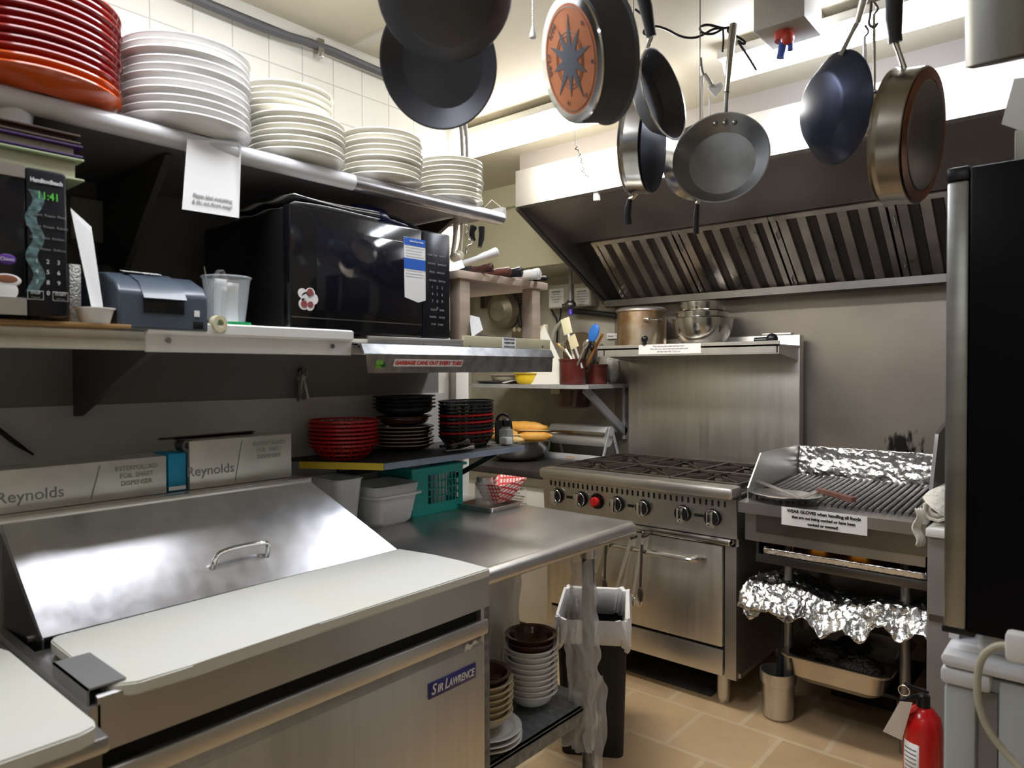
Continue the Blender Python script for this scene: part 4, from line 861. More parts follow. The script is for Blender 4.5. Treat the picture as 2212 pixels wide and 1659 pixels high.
gd = MB().prism([(wx+.0012, gy0_, gt), (wx+.0012, gy1_, gt-.002), (wx+.0012, gy1_, gb+.004), (wx+.0012, (gy0_+gy1_)/2+.012, gb-.004), (wx+.0012, gy0_+.002, gb+.008)], (.0008, 0, 0)).out('quick_start_guide', PAPER, dr)
MB().box((wx+.002, gy0_, gt-.022), (wx+.0024, gy1_, gt-.001)).box((wx+.002, gy0_, gt-.088), (wx+.0024, gy1_, gt-.058)).out('blue_panel', BLUE, gd)
text(gd, 'Quick Start Guide', (wx+.0022, (gy0_+gy1_)/2+.006, gt-.010), Yd, Zd, .007, INKW)
for i in range(11):
    z = gt-.028-.008*i
    if not (.056 < gt-z < .09): MB().box((wx+.002, gy0_+.006, z-.001), (wx+.0023, gy1_-.006-.004*(i % 3), z)).out('guide_text', INKG, gd) if i < 99 else None
q = PX(662, 645, wx)
stk = MB()
for dy, dz, r_ in ((-.012, .012, .012), (.010, .014, .013), (0, 0, .016), (.018, 0, .014), (-.008, -.014, .014), (.008, -.016, .013)): stk.cone(q+V((0, dy, dz)), q+V((.002, dy, dz)), r_, seg=18)
sk = stk.out('sticker', WHITEP, dr)
MB().cone(q+V((.002, .009, .016)), q+V((.0028, .009, .016)), .009, seg=16).cone(q+V((.002, .010, -.014)), q+V((.0028, .010, -.014)), .008, seg=16).cone(q+V((.002, -.008, -.014)), q+V((.0028, -.008, -.014)), .009, seg=16).out('mushroom_caps', mat('muted red brown', (.28, .07, .07), .5), sk)
for x in (-1.88, -1.56):
    for y in (wy0+.05, wy1-.05): MB().cone((x, y, mz), (x, y, mz+.014), .014).out('foot', BLACK, t)
# papers and pouch on it
t = thing('foil_papers', 'untidy stack of foil-covered papers on top of the big microwave', 'papers', (-1.62, 1.05, wz1))
for i in range(4): MB().grid(lambda a, c: V((-1.80+.29*a, .96+.26*c, wz1+.006+.008*i+.007*sin(c*3.1+i)*(1-c)+.003*sin(a*14+i))), 16, 16).out('sheet', (PAPER, BLACKM, PAPER, FOIL)[i], t, solid=.0012)
t = thing('navy_pouch', 'folded navy pouch lying on top of the big microwave', 'pouch', (-1.6, 1.32, wz1))
MB().tube([(-1.60, 1.20, wz1+.033), (-1.595, 1.26, wz1+.036), (-1.59, 1.34, wz1+.024), (-1.585, 1.42, wz1+.014)], [.028, .03, .02, .01], seg=14, smooth=2).out('pouch', NAVY, t)
MB().tube([(-1.60+.03, 1.19, wz1+.03), (-1.59+.02, 1.30, wz1+.045), (-1.57, 1.41, wz1+.02)], .004, smooth=2).out('seam', BLACK, t)
# left microwave
lx_, ly1, lz0, lz1 = -1.45, PX(146, 500, -1.45).y, 1.551, 1.812
t = thing('microwave_oven', 'smaller microwave cut off by the left edge, with a green clock display', 'microwave', (-1.65, .2, 1.548))
B((-1.86, -.05, lz0+.008), (lx_-.03, ly1-.004, lz1-.004), .008).out('body', mat('black painted shell', (.012, .012, .013), .35), t)
yd = PX(56, 500, lx_).y
dr = B((lx_-.03, -.05, lz0), (lx_, yd, lz1), .004).out('door', mat('glossy black door', (.01, .01, .012), .12), t)
MB().box((lx_-.001, -.05, lz1-.022), (lx_+.003, yd-.001, lz1)).box((lx_-.001, -.05, lz0), (lx_+.003, yd-.001, lz0+.03)).out('steel_trim', STEEL, dr)
cpn = B((lx_-.03, yd+.001, lz0), (lx_, ly1, lz1), .006).out('control_panel', mat('satin black panel', (.012, .012, .016), .25), t)
ym = (yd+ly1)/2; wdt = ly1-yd
text(cpn, 'HamiltonBeach', (lx_, ym, lz1-.022), Yd, Zd, .0105, INKW, bold=.0003, sx=wdt/.083)
text(cpn, '11:41', (lx_, ym+.002, lz1-.048), Yd, Zd, .019, LCD, sx=.85)
for i, row in enumerate(('Popcorn  Potato  Pizza', 'Beverage  Frozen  Reheat', 'Cook  Time  Kitchen', 'Clock  Power  Defrost')):
    text(cpn, row, (lx_, ym, lz1-.082-.020*i), Yd, Zd, .0062, INKG)
for i, row in enumerate(('1    2    3', '4    5    6', '7    8    9')):
    text(cpn, row, (lx_, ym, lz1-.164-.0185*i), Yd, Zd, .0105, INKW)
text(cpn, '0', (lx_, ym, lz1-.220), Yd, Zd, .0105, INKW)
text(cpn, 'STOP', (lx_, ym-wdt*.3, lz1-.221), Yd, Zd, .006, INKW); text(cpn, 'START', (lx_, ym+wdt*.3, lz1-.221), Yd, Zd, .006, INKW)
text(cpn, 'Cancel', (lx_, ym-wdt*.3, lz1-.229), Yd, Zd, .0045, INKG); text(cpn, '+30 Sec.', (lx_, ym+wdt*.3, lz1-.229), Yd, Zd, .0045, INKG)
def ringbox(y, z, w_, h_): return MB().tube([(lx_+.0005, y-w_/2, z-h_/2), (lx_+.0005, y+w_/2, z-h_/2), (lx_+.0005, y+w_/2, z+h_/2), (lx_+.0005, y-w_/2, z+h_/2)], .0005, seg=4, closed=True)
ringbox(ym+wdt*.3, lz1-.2245, .024, .015).out('key_outline', INKW, cpn); ringbox(ym-wdt*.3, lz1-.2245, .024, .015).out('key_outline', INKW, cpn)
tp = MB().grid(lambda i, j: V((lx_+.0012+.0012*random.random(), yd+.004+.018*i+.006*sin(j*17), lz1-.04-.18*j)), 6, 50).out('peeling_tape', mat('teal clear tape', (.35, .6, .62), .15, alpha=.28, bump=.8), cpn)
q = PX(15, 560, lx_)
sk = MB().ball(q, .012, (.08, 1.1, .75)).out('sticker', mat('purple sticker', (.12, .04, .30), .4), dr)
text(sk, 'Chives', q+V((.0008, 0, 0)), Yd, Zd, .0085, INKW, sx=.9)
q = PX(14, 605, lx_); MB().ball(q+V((0, 0, 0)), .02, (.06, 1.1, .55)).ball(q+V((0, 0, -.018)), .017, (.06, 1, 1)).out('sticker', WHITEP, dr)
MB().ball(q+V((.0008, 0, .002)), .015, (.06, 1.1, .5)).out('sticker_print', mat('brown print', (.25, .10, .05), .5), dr)
for x in (-1.8, -1.5): MB().cone((x, ly1-.04, mz+.008), (x, ly1-.04, lz0+.01), .012).out('foot', BLACK, t)
tag(B((-1.85, -.3, mz+.001), (mx+.035, PX(282, 706, mx+.03).y, mz+.009), .001).out('wooden_board', mat('thin brown board', (.42, .24, .09), .6, noise=.3, scale=8, stretch=(10, 1, 10))), 'thin brown wooden board under the left microwave, overhanging the shelf edge', 'board')
# books on the left microwave
def book(name, label, cat, y1, z0, z1, pages, cover, x1=-1.50, y0=-.1, cov=.004, over=.012):
    t = thing(name, label, cat, (-1.65, .2, z0), 'books on the left microwave')
    B((-1.80, y0, z0+cov), (x1-over, y1-over, z1-cov), .002).out('pages', pages, t)
    MB().box((-1.81, y0, z0), (x1, y1, z0+cov), .001).box((-1.81, y0, z1-cov), (x1, y1, z1), .001).out('cover', cover, t); return t
PG = mat('yellowed pages', (.52, .50, .36), .7, noise=.15, scale=60, stretch=(1, 1, 20))
q1 = PX(183, 395, -1.5); q2 = PX(180, 350, -1.5); q3 = PX(175, 318, -1.5)
book('book', 'thick cream-paged book lying directly on the left microwave', 'book', q1.y, 1.815, 1.857, PG, mat('green cover', (.34, .40, .24), .5))
book('book', 'purple-backed book with yellowed pages in the pile on the left microwave', 'book', q2.y, 1.859, 1.882, PG, mat('purple cover', (.05, .02, .10), .5))
book('book', 'dark brown book at the top of the pile on the left microwave', 'book', q3.y, 1.884, 1.902, mat('brown pages', (.10, .06, .04), .6), mat('brown cover', (.07, .04, .025), .5))
tag(MB().lathe([(0, 0), (.028, 0), (.034, .035), (.031, .035), (.025, .003), (0, .003)], NEG((-1.56, .40, 1.903))).out('plastic_cup', CLEARP), 'small clear plastic cup on the books under the plate shelf', 'cup')
# perforated box, leaning paper, dressing cup
PERF = mat('perforated metal', (.45, .45, .42), .4, .6, bump=.5, bscale=200)
y0, y1 = PX(149, 600, -1.56).y, PX(176, 600, -1.56).y
tag(B((-1.68, y0, mz), (-1.56, y1, PX(160, 570, -1.56).z), .003).out('perforated_box', PERF), 'perforated metal box between the left microwave and the leaning paper', 'box')
tag(MB().prism([PX(152, 450, -1.52), PX(196, 490, -1.52), PX(225, 690, -1.47), PX(203, 690, -1.47)], (.0, .0012, 0)).out('leaning_paper', PAPER), 'tall white sheet of paper leaning between the left microwave and the printer', 'paper')
q = PX(206, 700, -1.49)
tag(MB().lathe([(0, 0), (.024, 0), (.032, .027), (.035, .028), (.035, .030), (.031, .030), (.0225, .002), (0, .002)], NEG((q.x, q.y, mz+.009))).out('portion_cup', WHITEP), 'small white portion cup on the wooden board in front of the leaning paper', 'cup')
# wall box
q = PX(195, 478, WX+.03); tag(B((WX, q.y-.05, q.z-.055), (WX+.045, q.y+.05, q.z+.055), .004).out('junction_box', mat('beige box', (.42, .41, .34), .5)), 'beige electrical box on the wall behind the leaning paper', 'electrical box')
# receipt printer
Y0, Y1, Zp = .545, .725, mz
t = thing('receipt_printer', 'slate grey receipt printer with a white label on its curved cover', 'printer', (-1.56, .635, Zp))
b = MB(); prof = [(-1.70, 0), (-1.70, .115), (-1.62, .125), (-1.545, .118), (-1.49, .095), (-1.472, .075), (-1.472, .0)]
b.prism([(x, Y0, Zp+z) for x, z in prof], (0, Y1-Y0, 0)); bd = b.out('body', LEADB, t)
md = bd.modifiers.new('bev', 'BEVEL'); md.width = .006; md.segments = 3
MB().prism([(-1.60, Y0+.045, Zp+.126), (-1.545, Y0+.045, Zp+.121), (-1.488, Y0+.045, Zp+.098), (-1.462, Y0+.045, Zp+.064), (-1.475, Y0+.045, Zp+.062), (-1.495, Y0+.045, Zp+.09), (-1.55, Y0+.045, Zp+.112)], (0, .085, 0)).out('tear_cover', LEADB, t)
B((-1.474, Y0+.047, Zp+.035), (-1.470, Y0+.128, Zp+.063), .001).out('paper_slot', BLACK, t)
MB().prism([(-1.555, Y0+.035, Zp+.1245), (-1.533, Y0+.035, Zp+.1205), (-1.533, Y0+.108, Zp+.1205), (-1.555, Y0+.108, Zp+.1245)], (.0003, 0, .001)).out('label', PAPER, t)
u_ = V((-.055, 0, .023)).normalized(); text(t, 'EPSON', (-1.521, Y0+.085, Zp+.1155), Yd, u_, .012, INKW, off=.0035)
B((-1.473, Y0+.147, Zp+.006), (-1.4705, Y0+.168, Zp+.022), .001).out('switch', BLACK, t)
B((-1.473, Y0+.149, Zp+.032), (-1.4705, Y0+.160, Zp+.045)).out('energy_mark', PAPER, t)
# clear cup with papers, roll, lid
q = PX(490, 700, -1.56)
t = thing('clear_cup', 'big clear plastic cup holding receipts beside the printer', 'cup', (-1.56, q.y, mz))
MB().lathe([(0, .002), (.034, .002), (.036, 0), (.052, .130), (.0555, .132), (.055, .134), (.050, .132)], NEG((-1.56, q.y, mz)), 40).out('cup', CLEAR, t, solid=.0012)
for i, (a, l) in enumerate(((-.02, .12), (0, .10), (.012, .11))): tag(MB().grid(lambda u, v: V((-1.555+.012*i+.02*v*v, q.y-.02+a*.5+.028*u-.01*v, mz+.006+l*v)), 3, 10).out('receipt', PAPER, None, solid=.0004), 'curled white receipt standing in the clear cup, %s' % ['leaning left', 'the middle one', 'leaning right'][i], 'receipt', 'receipts in the clear cup')
tag(MB().cone((-1.56, q.y-.02, mz+.005), (-1.575, q.y-.045, mz+.155), .0025, seg=8).out('metal_skewer', CHROME), 'thin metal skewer poking out of the clear cup', 'skewer')
t = thing('plastic_loop', 'pale plastic handle rising behind the clear cup against the microwave', 'utensil', (-1.62, q.y+.02, mz))
MB().tube([(-1.63, q.y-.01, mz+.09), (-1.63, q.y+.012, mz+.155), (-1.63, q.y+.03, mz+.158), (-1.63, q.y+.05, mz+.09)], .006, smooth=1).out('loop', GREYP, t)
yq = PX(471, 697, -1.478).y
t = thing('tape_roll', 'cream roll of tape on edge between the printer and the green-rimmed lid', 'tape', (-1.478, yq, mz+.02))
MB().lathe([(.009, -.008), (.018, -.008), (.018, .008), (.009, .008), (.009, -.008)], frame((-1.478, yq, mz+.018+.002), (1, .2, 0))).out('roll', mat('cream tape', (.62, .56, .38), .5), t)
yq = PX(527, 705, -1.475).y
MB
t = thing('tub_lid', 'round white lid with a bright green rim on the white shelf edge', 'lid', (-1.53, yq, mz))
MB().lathe([(.036, .010), (.042, .010), (.042, .024), (.036, .024)], NEG((-1.53, yq, mz+.004))).out('green_rim', mat('bright green', (.02, .45, .15), .4), t)
MB().lathe([(0, 0), (.04, 0), (.04, .010), (.043, .024), (.044, .028), (0, .026)], NEG((-1.535, yq, mz))).out('cap', WHITEP, t)
# plastic wrap scraps and dark things behind printer
tag(MB().grid(lambda i, j: V((WX+.12+.06*sin(i*7), .62+.28*i, mz+.02+.13*j+.03*sin(i*11+j*6))), 20, 14).out('plastic_wrap', mat('dim film', (.3, .3, .3), .2, alpha=.3, bump=.6), None), 'crinkled clear plastic wrap bunched on the shelf behind the printer', 'plastic wrap')
# =====================================================================  WOODEN STEP STAND, knives, binder
y0, y1 = 1.535, 1.985; zt = 1.757
t = thing('wooden_stand', 'pale wooden bench-like stand at the right end of the middle shelf', 'stand', (-1.7, 1.75, mz))
B((-1.93, y0-.02, zt-.024), (-1.505, y1-.03, zt), .002).out('top_board', WOOD, t)
for x in (-1.56, -1.90):
    for y in (y0-.005, y1-.105): MB().box((x, y, mz), (x+.045, y+.045, zt-.024), .002).out('leg', WOOD, t)
rl = B((mx-.0, PX(1003, 745, mx+.012).y, mz-.010), (mx+.012, 1.945, mz+.024), .002).out('front_strip', BOARDW, t)
for px in (1015, 1172): q = PX(px, 749, mx+.012); MB().cone(q+V((-.002, 0, 0)), q+V((.001, 0, 0)), .0035, seg=12).out('screw_hole', INK, rl)
q = PX(1100, 745, mx+.013); nt_ = B((mx+.012, q.y-.033, mz-.012), (mx+.013, q.y+.033, mz+.024)).out('taped_notice', PAPER, rl)
for i, s_ in enumerate(('DO NOT PLACE IN', 'STEAM/HOT ITEMS', 'On this side at any time!')): text(nt_, s_, (mx+.013, q.y, mz+.018-.0115*i), Yd, Zd, .0075 if i < 2 else .0068, INK, sx=.8)
KN = []
def knife(label, P, D, L, hm, blade, r=.011):
    P, D = V(P), V(D).normalized(); t = thing('knife', label, 'knife', P, 'knives on the wooden stand')
    MB().tube([P, P+D*L*.3, P+D*L*.7, P+D*L*.95, P+D*L], [r*.8, r*.75, r*1.0, r*1.15, r*.7], seg=12, smooth=1).out('handle', hm, t)
    MB().bar(P+V((0, 0, .0)), P-D*blade, .028, .002, (0, 1, 0)).out('blade', CHROMED, t)
BH = mat('dark brown handle', (.06, .02, .015), .3, coat=.3)
z = zt+.012
knife('white-handled knife angled up at the left end of the wooden stand', (-1.57, 1.60, z+.022), (.55, .6, .30), .12, WHITEP, .12, .013)
knife('knife with a maroon rounded handle below the angled white one', (-1.54, 1.61, z), (.8, .3, .05), .07, BH, .18, .014)
knife('knife with a reddish brown handle in the middle of the wooden stand', (-1.56, 1.68, z), (.9, .25, 0), .10, mat('red brown handle', (.14, .045, .03), .4), .2, .012)
knife('knife with a glossy black ball-ended handle on the wooden stand', (-1.57, 1.75, z), (.9, .25, .06), .10, BLACK, .2, .015)
knife('thick white-handled knife at the right of the knives on the wooden stand', (-1.58, 1.83, z+.004), (.95, .25, .03), .12, mat('white grip', (.75, .74, .70), .4), .2, .017)
knife('small black-handled knife lying just under the thick white handle', (-1.56, 1.88, z-.004), (.95, .2, 0), .095, BLACK, .15, .008)
t = thing('binder', 'blue-covered binder lying sloped under the wooden stand', 'binder', (-1.65, 1.72, mz))
p0, p1, p2, p3 = PX(1022, 733, -1.52), PX(1128, 735, -1.53), PX(1080, 703, -1.80), PX(1030, 700, -1.85)
BX = [V((-1.53, 1.60, mz+.018)), V((-1.53, 1.86, mz+.006)), V((-1.80, 1.86, mz+.055)), V((-1.80, 1.60, mz+.065))]
MB().prism(BX, (0, 0, .006)).out('cover', mat('blue cover', (.10, .13, .30), .25), t)
MB().prism([p-V((0, 0, .012)) for p in BX], (0, 0, .010)).out('pages', PAPER, t)
tag(MB().prism([V((-1.50, 1.565, mz+.02)), V((-1.50, 1.615, mz+.045)), V((-1.52, 1.62, mz+.085)), V((-1.52, 1.575, mz+.09))], (.001, 0, 0)).out('paper_slip', PAPER), 'curled slip of paper beside the near leg of the wooden stand', 'paper')
# =====================================================================  UPPER SHELF AND PLATES
ux, uz0, uz1 = -1.52, 1.930, 1.972
t = thing('plate_shelf', 'long high wall shelf with a rolled white and steel front edge full of plates', 'shelf', (-1.8, .7, 1.94))
ye = 1.745
MB().box((WX, -.9, uz1-.02), (ux-.01, ye-.02, uz1-.001)).out('board', GREYP, t)
ysp = PX(770, 395, ux).y
MB().cone((ux-.018, -.9, uz0+.021), (ux-.018, ysp, uz0+.021), .0205, seg=28).box((ux-.03, -.9, uz1-.02), (ux-.012, ysp, uz1-.0)).out('painted_edge', mat('shelf edge paint', (.74, .74, .76), .28, noise=.2, scale=14, stretch=(1, .3, 1)), t)
MB().cone((ux-.018, ysp, uz0+.021), (ux-.018, ye, uz0+.021), .0207, .0205, seg=28).box((ux-.03, ysp, uz1-.02), (ux-.012, ye-.02, uz1-.0)).out('bare_edge', mat('bare edge', (.55, .54, .56), .3, .9, noise=.3, scale=12), t)
PZ0 = uz1
def plate(name, R, h, m, c, foot=.6):
    pr = [(0, .003), (R*foot-.006, .003), (R*foot-.004, 0), (R*foot, 0), (R*foot+.003, .003), (R*.82, h*.45), (R-.002, h-.003), (R, h-.001), (R-.001, h+.002), (R*.80, h*.45+.005), (R*foot, .008), (0, .008)]
    return MB().lathe(pr, NEG(c), 56).out(name, m, None, origin=c)
def pstack(px, X, R, h, m, n, step, lab, grp, name='dinner_plate', py=250):
    y = PX(px, py, X).y; c = V((X, y, PZ0))
    first = plate(name, R, h, m, c); stack(first, n, step, lab, 'plate', grp, .0035); return y
xs = -1.612
y_o = PX(70, 200, xs).y+.004
c = V((xs-.005, y_o-.005, PZ0))
O = plate('dinner_plate', .157, .026, ORANGEP, c); tag(O, 'orange dinner plate at the very bottom of the red stack on the high shelf', 'plate', 'orange plates')
o = O.copy(); COL.objects.link(o); o.location.z += .0155; tag(o, 'orange dinner plate just above the bottom one in the red stack', 'plate', 'orange plates')
R_ = plate('dinner_plate', .157, .026, REDP, c+V((0, 0, .031))); stack(R_, 10, .0152, lambda i: 'dark red dinner plate on the high shelf at the left edge, %s' % ORD[i], 'plate', 'dark red plates')
pstack(402, xs+.003, .1385, .024, PORC, 11, .0165, lambda i: 'large white dinner plate beside the red stack, %s' % ORD[i], 'large white plates')
pstack(640, xs, .122, .022, CREAMCH, 7, .0145, lambda i: 'ivory plate in the lower part of the third stack, %s' % ORD[i], 'ivory plates, lower part')
y = PX(630, 250, xs).y
f_ = plate('dinner_plate', .122, .022, CREAMCH, V((xs-.03, y, PZ0+.0145*7+.004))); stack(f_, 5, .0150, lambda i: 'ivory plate in the offset upper part of the third stack, %s' % ORD[i], 'plate', 'ivory plates, upper part', .003)
pstack(824, xs+.005, .115, .022, CREAMCH, 9, .0150, lambda i: 'pale cream plate in the fourth stack along the high shelf, %s' % ORD[i], 'cream plates in the fourth stack')
pstack(970, xs-.02, .109, .022, CREAMCH, 9, .0148, lambda i: 'small cream plate in the last stack by the shelf end, %s' % ORD[i], 'small cream plates at the shelf end')
# taped sheet
P = [PX(404, 303, ux+.006), PX(521, 316, ux+.006), PX(516, 471, ux+.012), PX(393, 452, ux+.012)]
t = MB().prism([P[0]+V((-.012, 0, .012)), P[1]+V((-.012, 0, .012)), P[1], P[2], P[3], P[0]], (.0007, 0, 0)).out('taped_sheet', PAPER)
tag(t, 'white handwritten sheet taped to the high shelf edge, hanging over the middle', 'paper')
u_ = (P[0]-P[3]).normalized(); r_ = (P[2]-P[3]).normalized()
cc = (P[2]+P[3])/2
for i, s_ in enumerate(('Please label everything', '& Do not throw away!')):
    text(t, s_, cc+u_*(.035-.014*i)+V((.001, 0, 0)), r_, u_, .0115, INKG, shear=.2, sx=.85)
# things hanging from the shelf end
t = thing('wire_basket', 'small clear holder hanging at the right end of the high shelf', 'holder', (-1.62, 1.72, 1.95))
a_ = [PX(x, y, -1.64) for x, y in ((1045, 450), (1062, 432), (1085, 450), (1085, 470))]
MB().tube([V((-1.60, 1.70, 1.955)), a_[0]]+a_[1:], .002, seg=6).out('wire', CHROMED, t)
MB().prism([PX(1048, 455, -1.62), PX(1085, 447, -1.62), PX(1086, 470, -1.62), PX(1050, 476, -1.62)], (0, .02, 0)).out('holder', CLEARP, t)
def hang(label, name, pts, rads, m, cat='utensil', extra=None):
    t = thing(name, label, cat, pts[0], 'utensils hanging at the shelf end')
    MB().tube(pts, rads, seg=10, smooth=1).out('handle', m, t)
    if extra: extra(t)
HX = -1.70
L = lambda *p: [PX(x, y, HX) for x, y in p]
hang('pale plastic ladle hanging nearest the big microwave corner', 'ladle', L((985, 478), (983, 515), (978, 548)), [.009, .007, .007], mat('pale plastic', (.6, .58, .5), .4), 'ladle', lambda t: MB().ball(PX(984, 556, HX), .022, (.8, 1, .8)).out('bowl', mat('pale plastic', (.6, .58, .5), .4), t))
hang('cream spoon hanging second from the big microwave corner', 'spoon', L((998, 480), (997, 515), (993, 545)), [.007, .006, .008], mat('cream plastic', (.66, .62, .52), .4), 'spoon', lambda t: MB().ball(PX(992, 553, HX), .02, (.5, 1, 1.1)).out('bowl', mat('cream plastic', (.66, .62, .52), .4), t))
hang('curled steel corkscrew-like tool hanging under the shelf end', 'bottle_opener', L((1006, 485), (1012, 497), (1005, 508), (1014, 520), (1022, 516), (1019, 528), (1008, 530), (1007, 548)), .0035, CHROMED, 'opener')
hang('black scissors hanging with closed blades under the shelf end', 'scissors', L((1022, 490), (1018, 505), (1024, 520)), [.013, .010, .007], BLACK, 'scissors')
hang('black marker-like grip hanging furthest right under the shelf end', 'scraper', L((1040, 490), (1040, 512), (1036, 534)), [.012, .011, .008], BLACK)
# keys on the wall, black cord, foil boxes
q = PX(648, 800, WX+.015)
t = thing('key_bunch', 'bunch of dark keys hanging from a hook on the wall under the microwave', 'keys', q)
MB().cone(q, q+V((.025, 0, 0)), .009).out('hook', STEELD, t)
for i in range(5):
    a = q+V((.018, random.uniform(-.012, .015), -.012)); e = a+V((.003*i, random.uniform(-.02, .02), -.06-random.uniform(0, .03))); MB().bar(a, e, .009, .002, (1, 0, 0)).ball(a.lerp(e, .15), .011, (.2, 1, 1)).out('key', CHROMED if i % 2 else STEELD, t)
MB().tube([q+V((.02, .014*cos(a), -.012+.014*sin(a))) for a in [2*pi*i/16 for i in range(16)]], .0012, seg=6, closed=True).out('ring', CHROME, t)
t = thing('dangling_cable', 'short black cord end hanging on the wall at the left edge', 'cord', PX(40, 950, WX+.03))
MB().tube([PX(x, y, WX+.03) for x, y in ((-40, 905), (0, 930), (30, 955), (72, 982))], [.006, .006, .006, .003], smooth=1).out('cord', BLACK, t)
def foilbox(label, pxs, X, back=.09, stack_open=False):
    (x0, y0), (x1, y1), (x2, y2), (x3, y3) = pxs
    A, B_, C_, D_ = PX(x0, y0, X), PX(x1, y1, X), PX(x2, y2, X), PX(x3, y3, X)
    t = thing('foil_dispenser', label, 'foil dispenser', (X-back/2, (A.y+B_.y)/2, 1.158), 'steel foil sheet dispensers')
    zb = 1.159; zt_ = (C_.z+D_.z)/2; ya, yb = A.y, B_.y
    MB().box((X-back, ya, zb), (X, yb, zt_), .002).out('box', mat('soft satin steel', (.72, .71, .67), .45, .8, noise=.15, scale=10), t)
    w_ = yb-ya
    text(t, 'Reynolds', (X, ya+w_*.19 if ya > .6 else yb-w_*.46-.115+.02, zb+(zt_-zb)*.36), Yd, Zd, .034, mat('etched grey', (.20, .20, .20), .5), sx=1)
    yy = yb-.068
    for i, s_ in enumerate(('INTERFOLDED', 'FOIL SHEET', 'DISPENSER')): text(t, s_, (X, yy, zt_-.021-.0175*i), Yd, Zd, .0155, mat('etched pale', (.30, .29, .26), .5), sx=.95)
    MB().bar((X+.001, yy-.098, zb+.008), (X+.001, yy-.078, zt_-.008), .002, .0008, (1, 0, 0)).out('slash_line', mat('etched grey', (.20, .20, .20), .5), t)
    return t, zt_, ya, yb
foilbox('long steel foil sheet dispenser at the left edge on the prep unit', ((-90, 1098), (360, 1035), (360, 980), (-90, 1030)), -1.735)
t, zt_, ya, yb = foilbox('steel foil sheet dispenser right of the blue carton on the prep unit', ((410, 1034), (630, 1010), (628, 937), (408, 953)), -1.735)
MB().prism([(-1.82, ya-.03, zt_), (-1.80, ya-.03, zt_+.006), (-1.80, yb-.07, zt_+.008), (-1.82, yb-.07, zt_)], (-.03, 0, 0)).out('open_flap', STEELD, t)
q = PX(399, 962, -1.76)
tag(MB().lathe([(.008, -.02), (.016, -.02), (.016, .02), (.008, .02), (.008, -.02)], frame((-1.76, q.y, q.z), (1, 0, 0))).out('foil_core', STEELD), 'round end of a dark roll above the blue carton', 'roll')
qa, qb = PX(361, 1030, -1.74), PX(406, 1030, -1.74)
tb = tag(MB().box((-1.82, qa.y+.003, 1.16), (-1.74, qb.y-.004, 1.252), .002).out('blue_carton', mat('turquoise blue card', (.01, .25, .45), .5)), 'turquoise blue carton squeezed between the two foil dispensers', 'box')
B((-1.7405, qa.y+.004, 1.163), (-1.7392, qb.y-.006, 1.172)).out('white_edge', PAPER, tb)
# =====================================================================  ALCOVE: freezer, griddle top, corner shelf
t = thing('chest_freezer', 'white freezer with a dark worktop and a small printed notice, left of the range', 'freezer', (-2.65, 3.3, 0))
B((-3.1, 3.0, .05), (-2.245, 3.70, .82), .01).out('body', WHITE, t)
MB().box((-3.15, 2.985, .865), (-2.242, 3.72, .905), .004).out('worktop', mat('dark scratched worktop', (.05, .045, .045), .4, noise=.4, scale=10), t)
MB().box((-3.15, 2.99, .82), (-2.242, 3.71, .865)).out('worktop_edge', STEEL, t)
q0, q1 = PY(1099, 1055, 3.0), PY(1137, 1088, 3.0)
nb = MB().prism([PY(1098, 1046, 2.999), PY(1138, 1052, 2.999), PY(1138, 1088, 2.999), PY(1099, 1080, 2.999)], (0, -.001, 0)).out('notice_card', PAPER, t)
qc = PY(1118, 1056, 2.998)
text(nb, 'FREEZER # 3', (qc.x, 2.998, qc.z+.002), (1, 0, 0), Zd, .016, INK)
for i, s_ in enumerate(('TEMP: MAX', 'NOTICE: RECORD TEMP ALWAYS', 'ACTION: CHECK & REPORT')): text(nb, s_, (qc.x, 2.998, qc.z-.022-.016*i), (1, 0, 0), Zd, .0068, INK)
MB().cone((-2.262, 2.998, .76), (-2.262, 2.990, .76), .012).out('lock', CHROMED, t)
# bread bowl
bx, by, bz = -2.80, 3.32, .905
tag(bowl('bread_bowl', 'wide steel bowl full of bread rolls on the dark worktop', (bx, by, bz), .20, .125, bm_), 'wide steel bowl full of bread rolls on the dark worktop', 'bowl')
def loaf(label, c, L_, r, ang, tilt=0, m=BREAD, cut=None):
    d_ = V((cos(ang)*cos(tilt), sin(ang)*cos(tilt), sin(tilt))); c = V(c); t = thing('bread_roll', label, 'bread', c, 'bread rolls in the steel bowl')
    n = 12; pts = [c+d_*(L_*(i/n-.5)) for i in range(n+1)]; rs = [r*max(.25, (1-abs(2*i/n-1)**3.2))*(1+.05*sin(i*2.2)) for i in range(n+1)]
    b = MB().tube(pts, rs, seg=20); 
    for v in b.bm.verts: v.co.z = c.z+(v.co.z-c.z)*.82
    b.out('crust', m, t)
    if cut:
        q = frame(c+V((0, 0, .0)), d_.cross(V((0, 0, 1))).cross(d_)*1.0, d_)
        MB().ball(c+V((0, 0, r*.80)), 1, (L_*.46, r*.82, .003), Matrix.Rotation(ang, 4, 'Z'), 24).out('cut_face', CRUMB, t)
    return t
loaf('long golden bread roll lying on top at the back of the bowl', (bx+.02, by+.03, bz+.20), .34, .045, .25, .03)
loaf('rounded golden roll at the front left of the bread bowl', (bx-.03, by-.11, bz+.165), .20, .044, .55, .05)
loaf('half roll at the right rim with its pale cut side up', (bx+.12, by+.02, bz+.15), .22, .045, .6, .03, cut=1)
loaf('pale half roll lying low at the front of the bread bowl', (bx+.05, by-.10, bz+.135), .16, .036, .1, 0, mat('pale crust', (.80, .58, .25), .6), cut=1)
loaf('short roll at the far left of the bread bowl behind the shaker', (bx-.13, by+.0, bz+.17), .16, .042, 1.0)
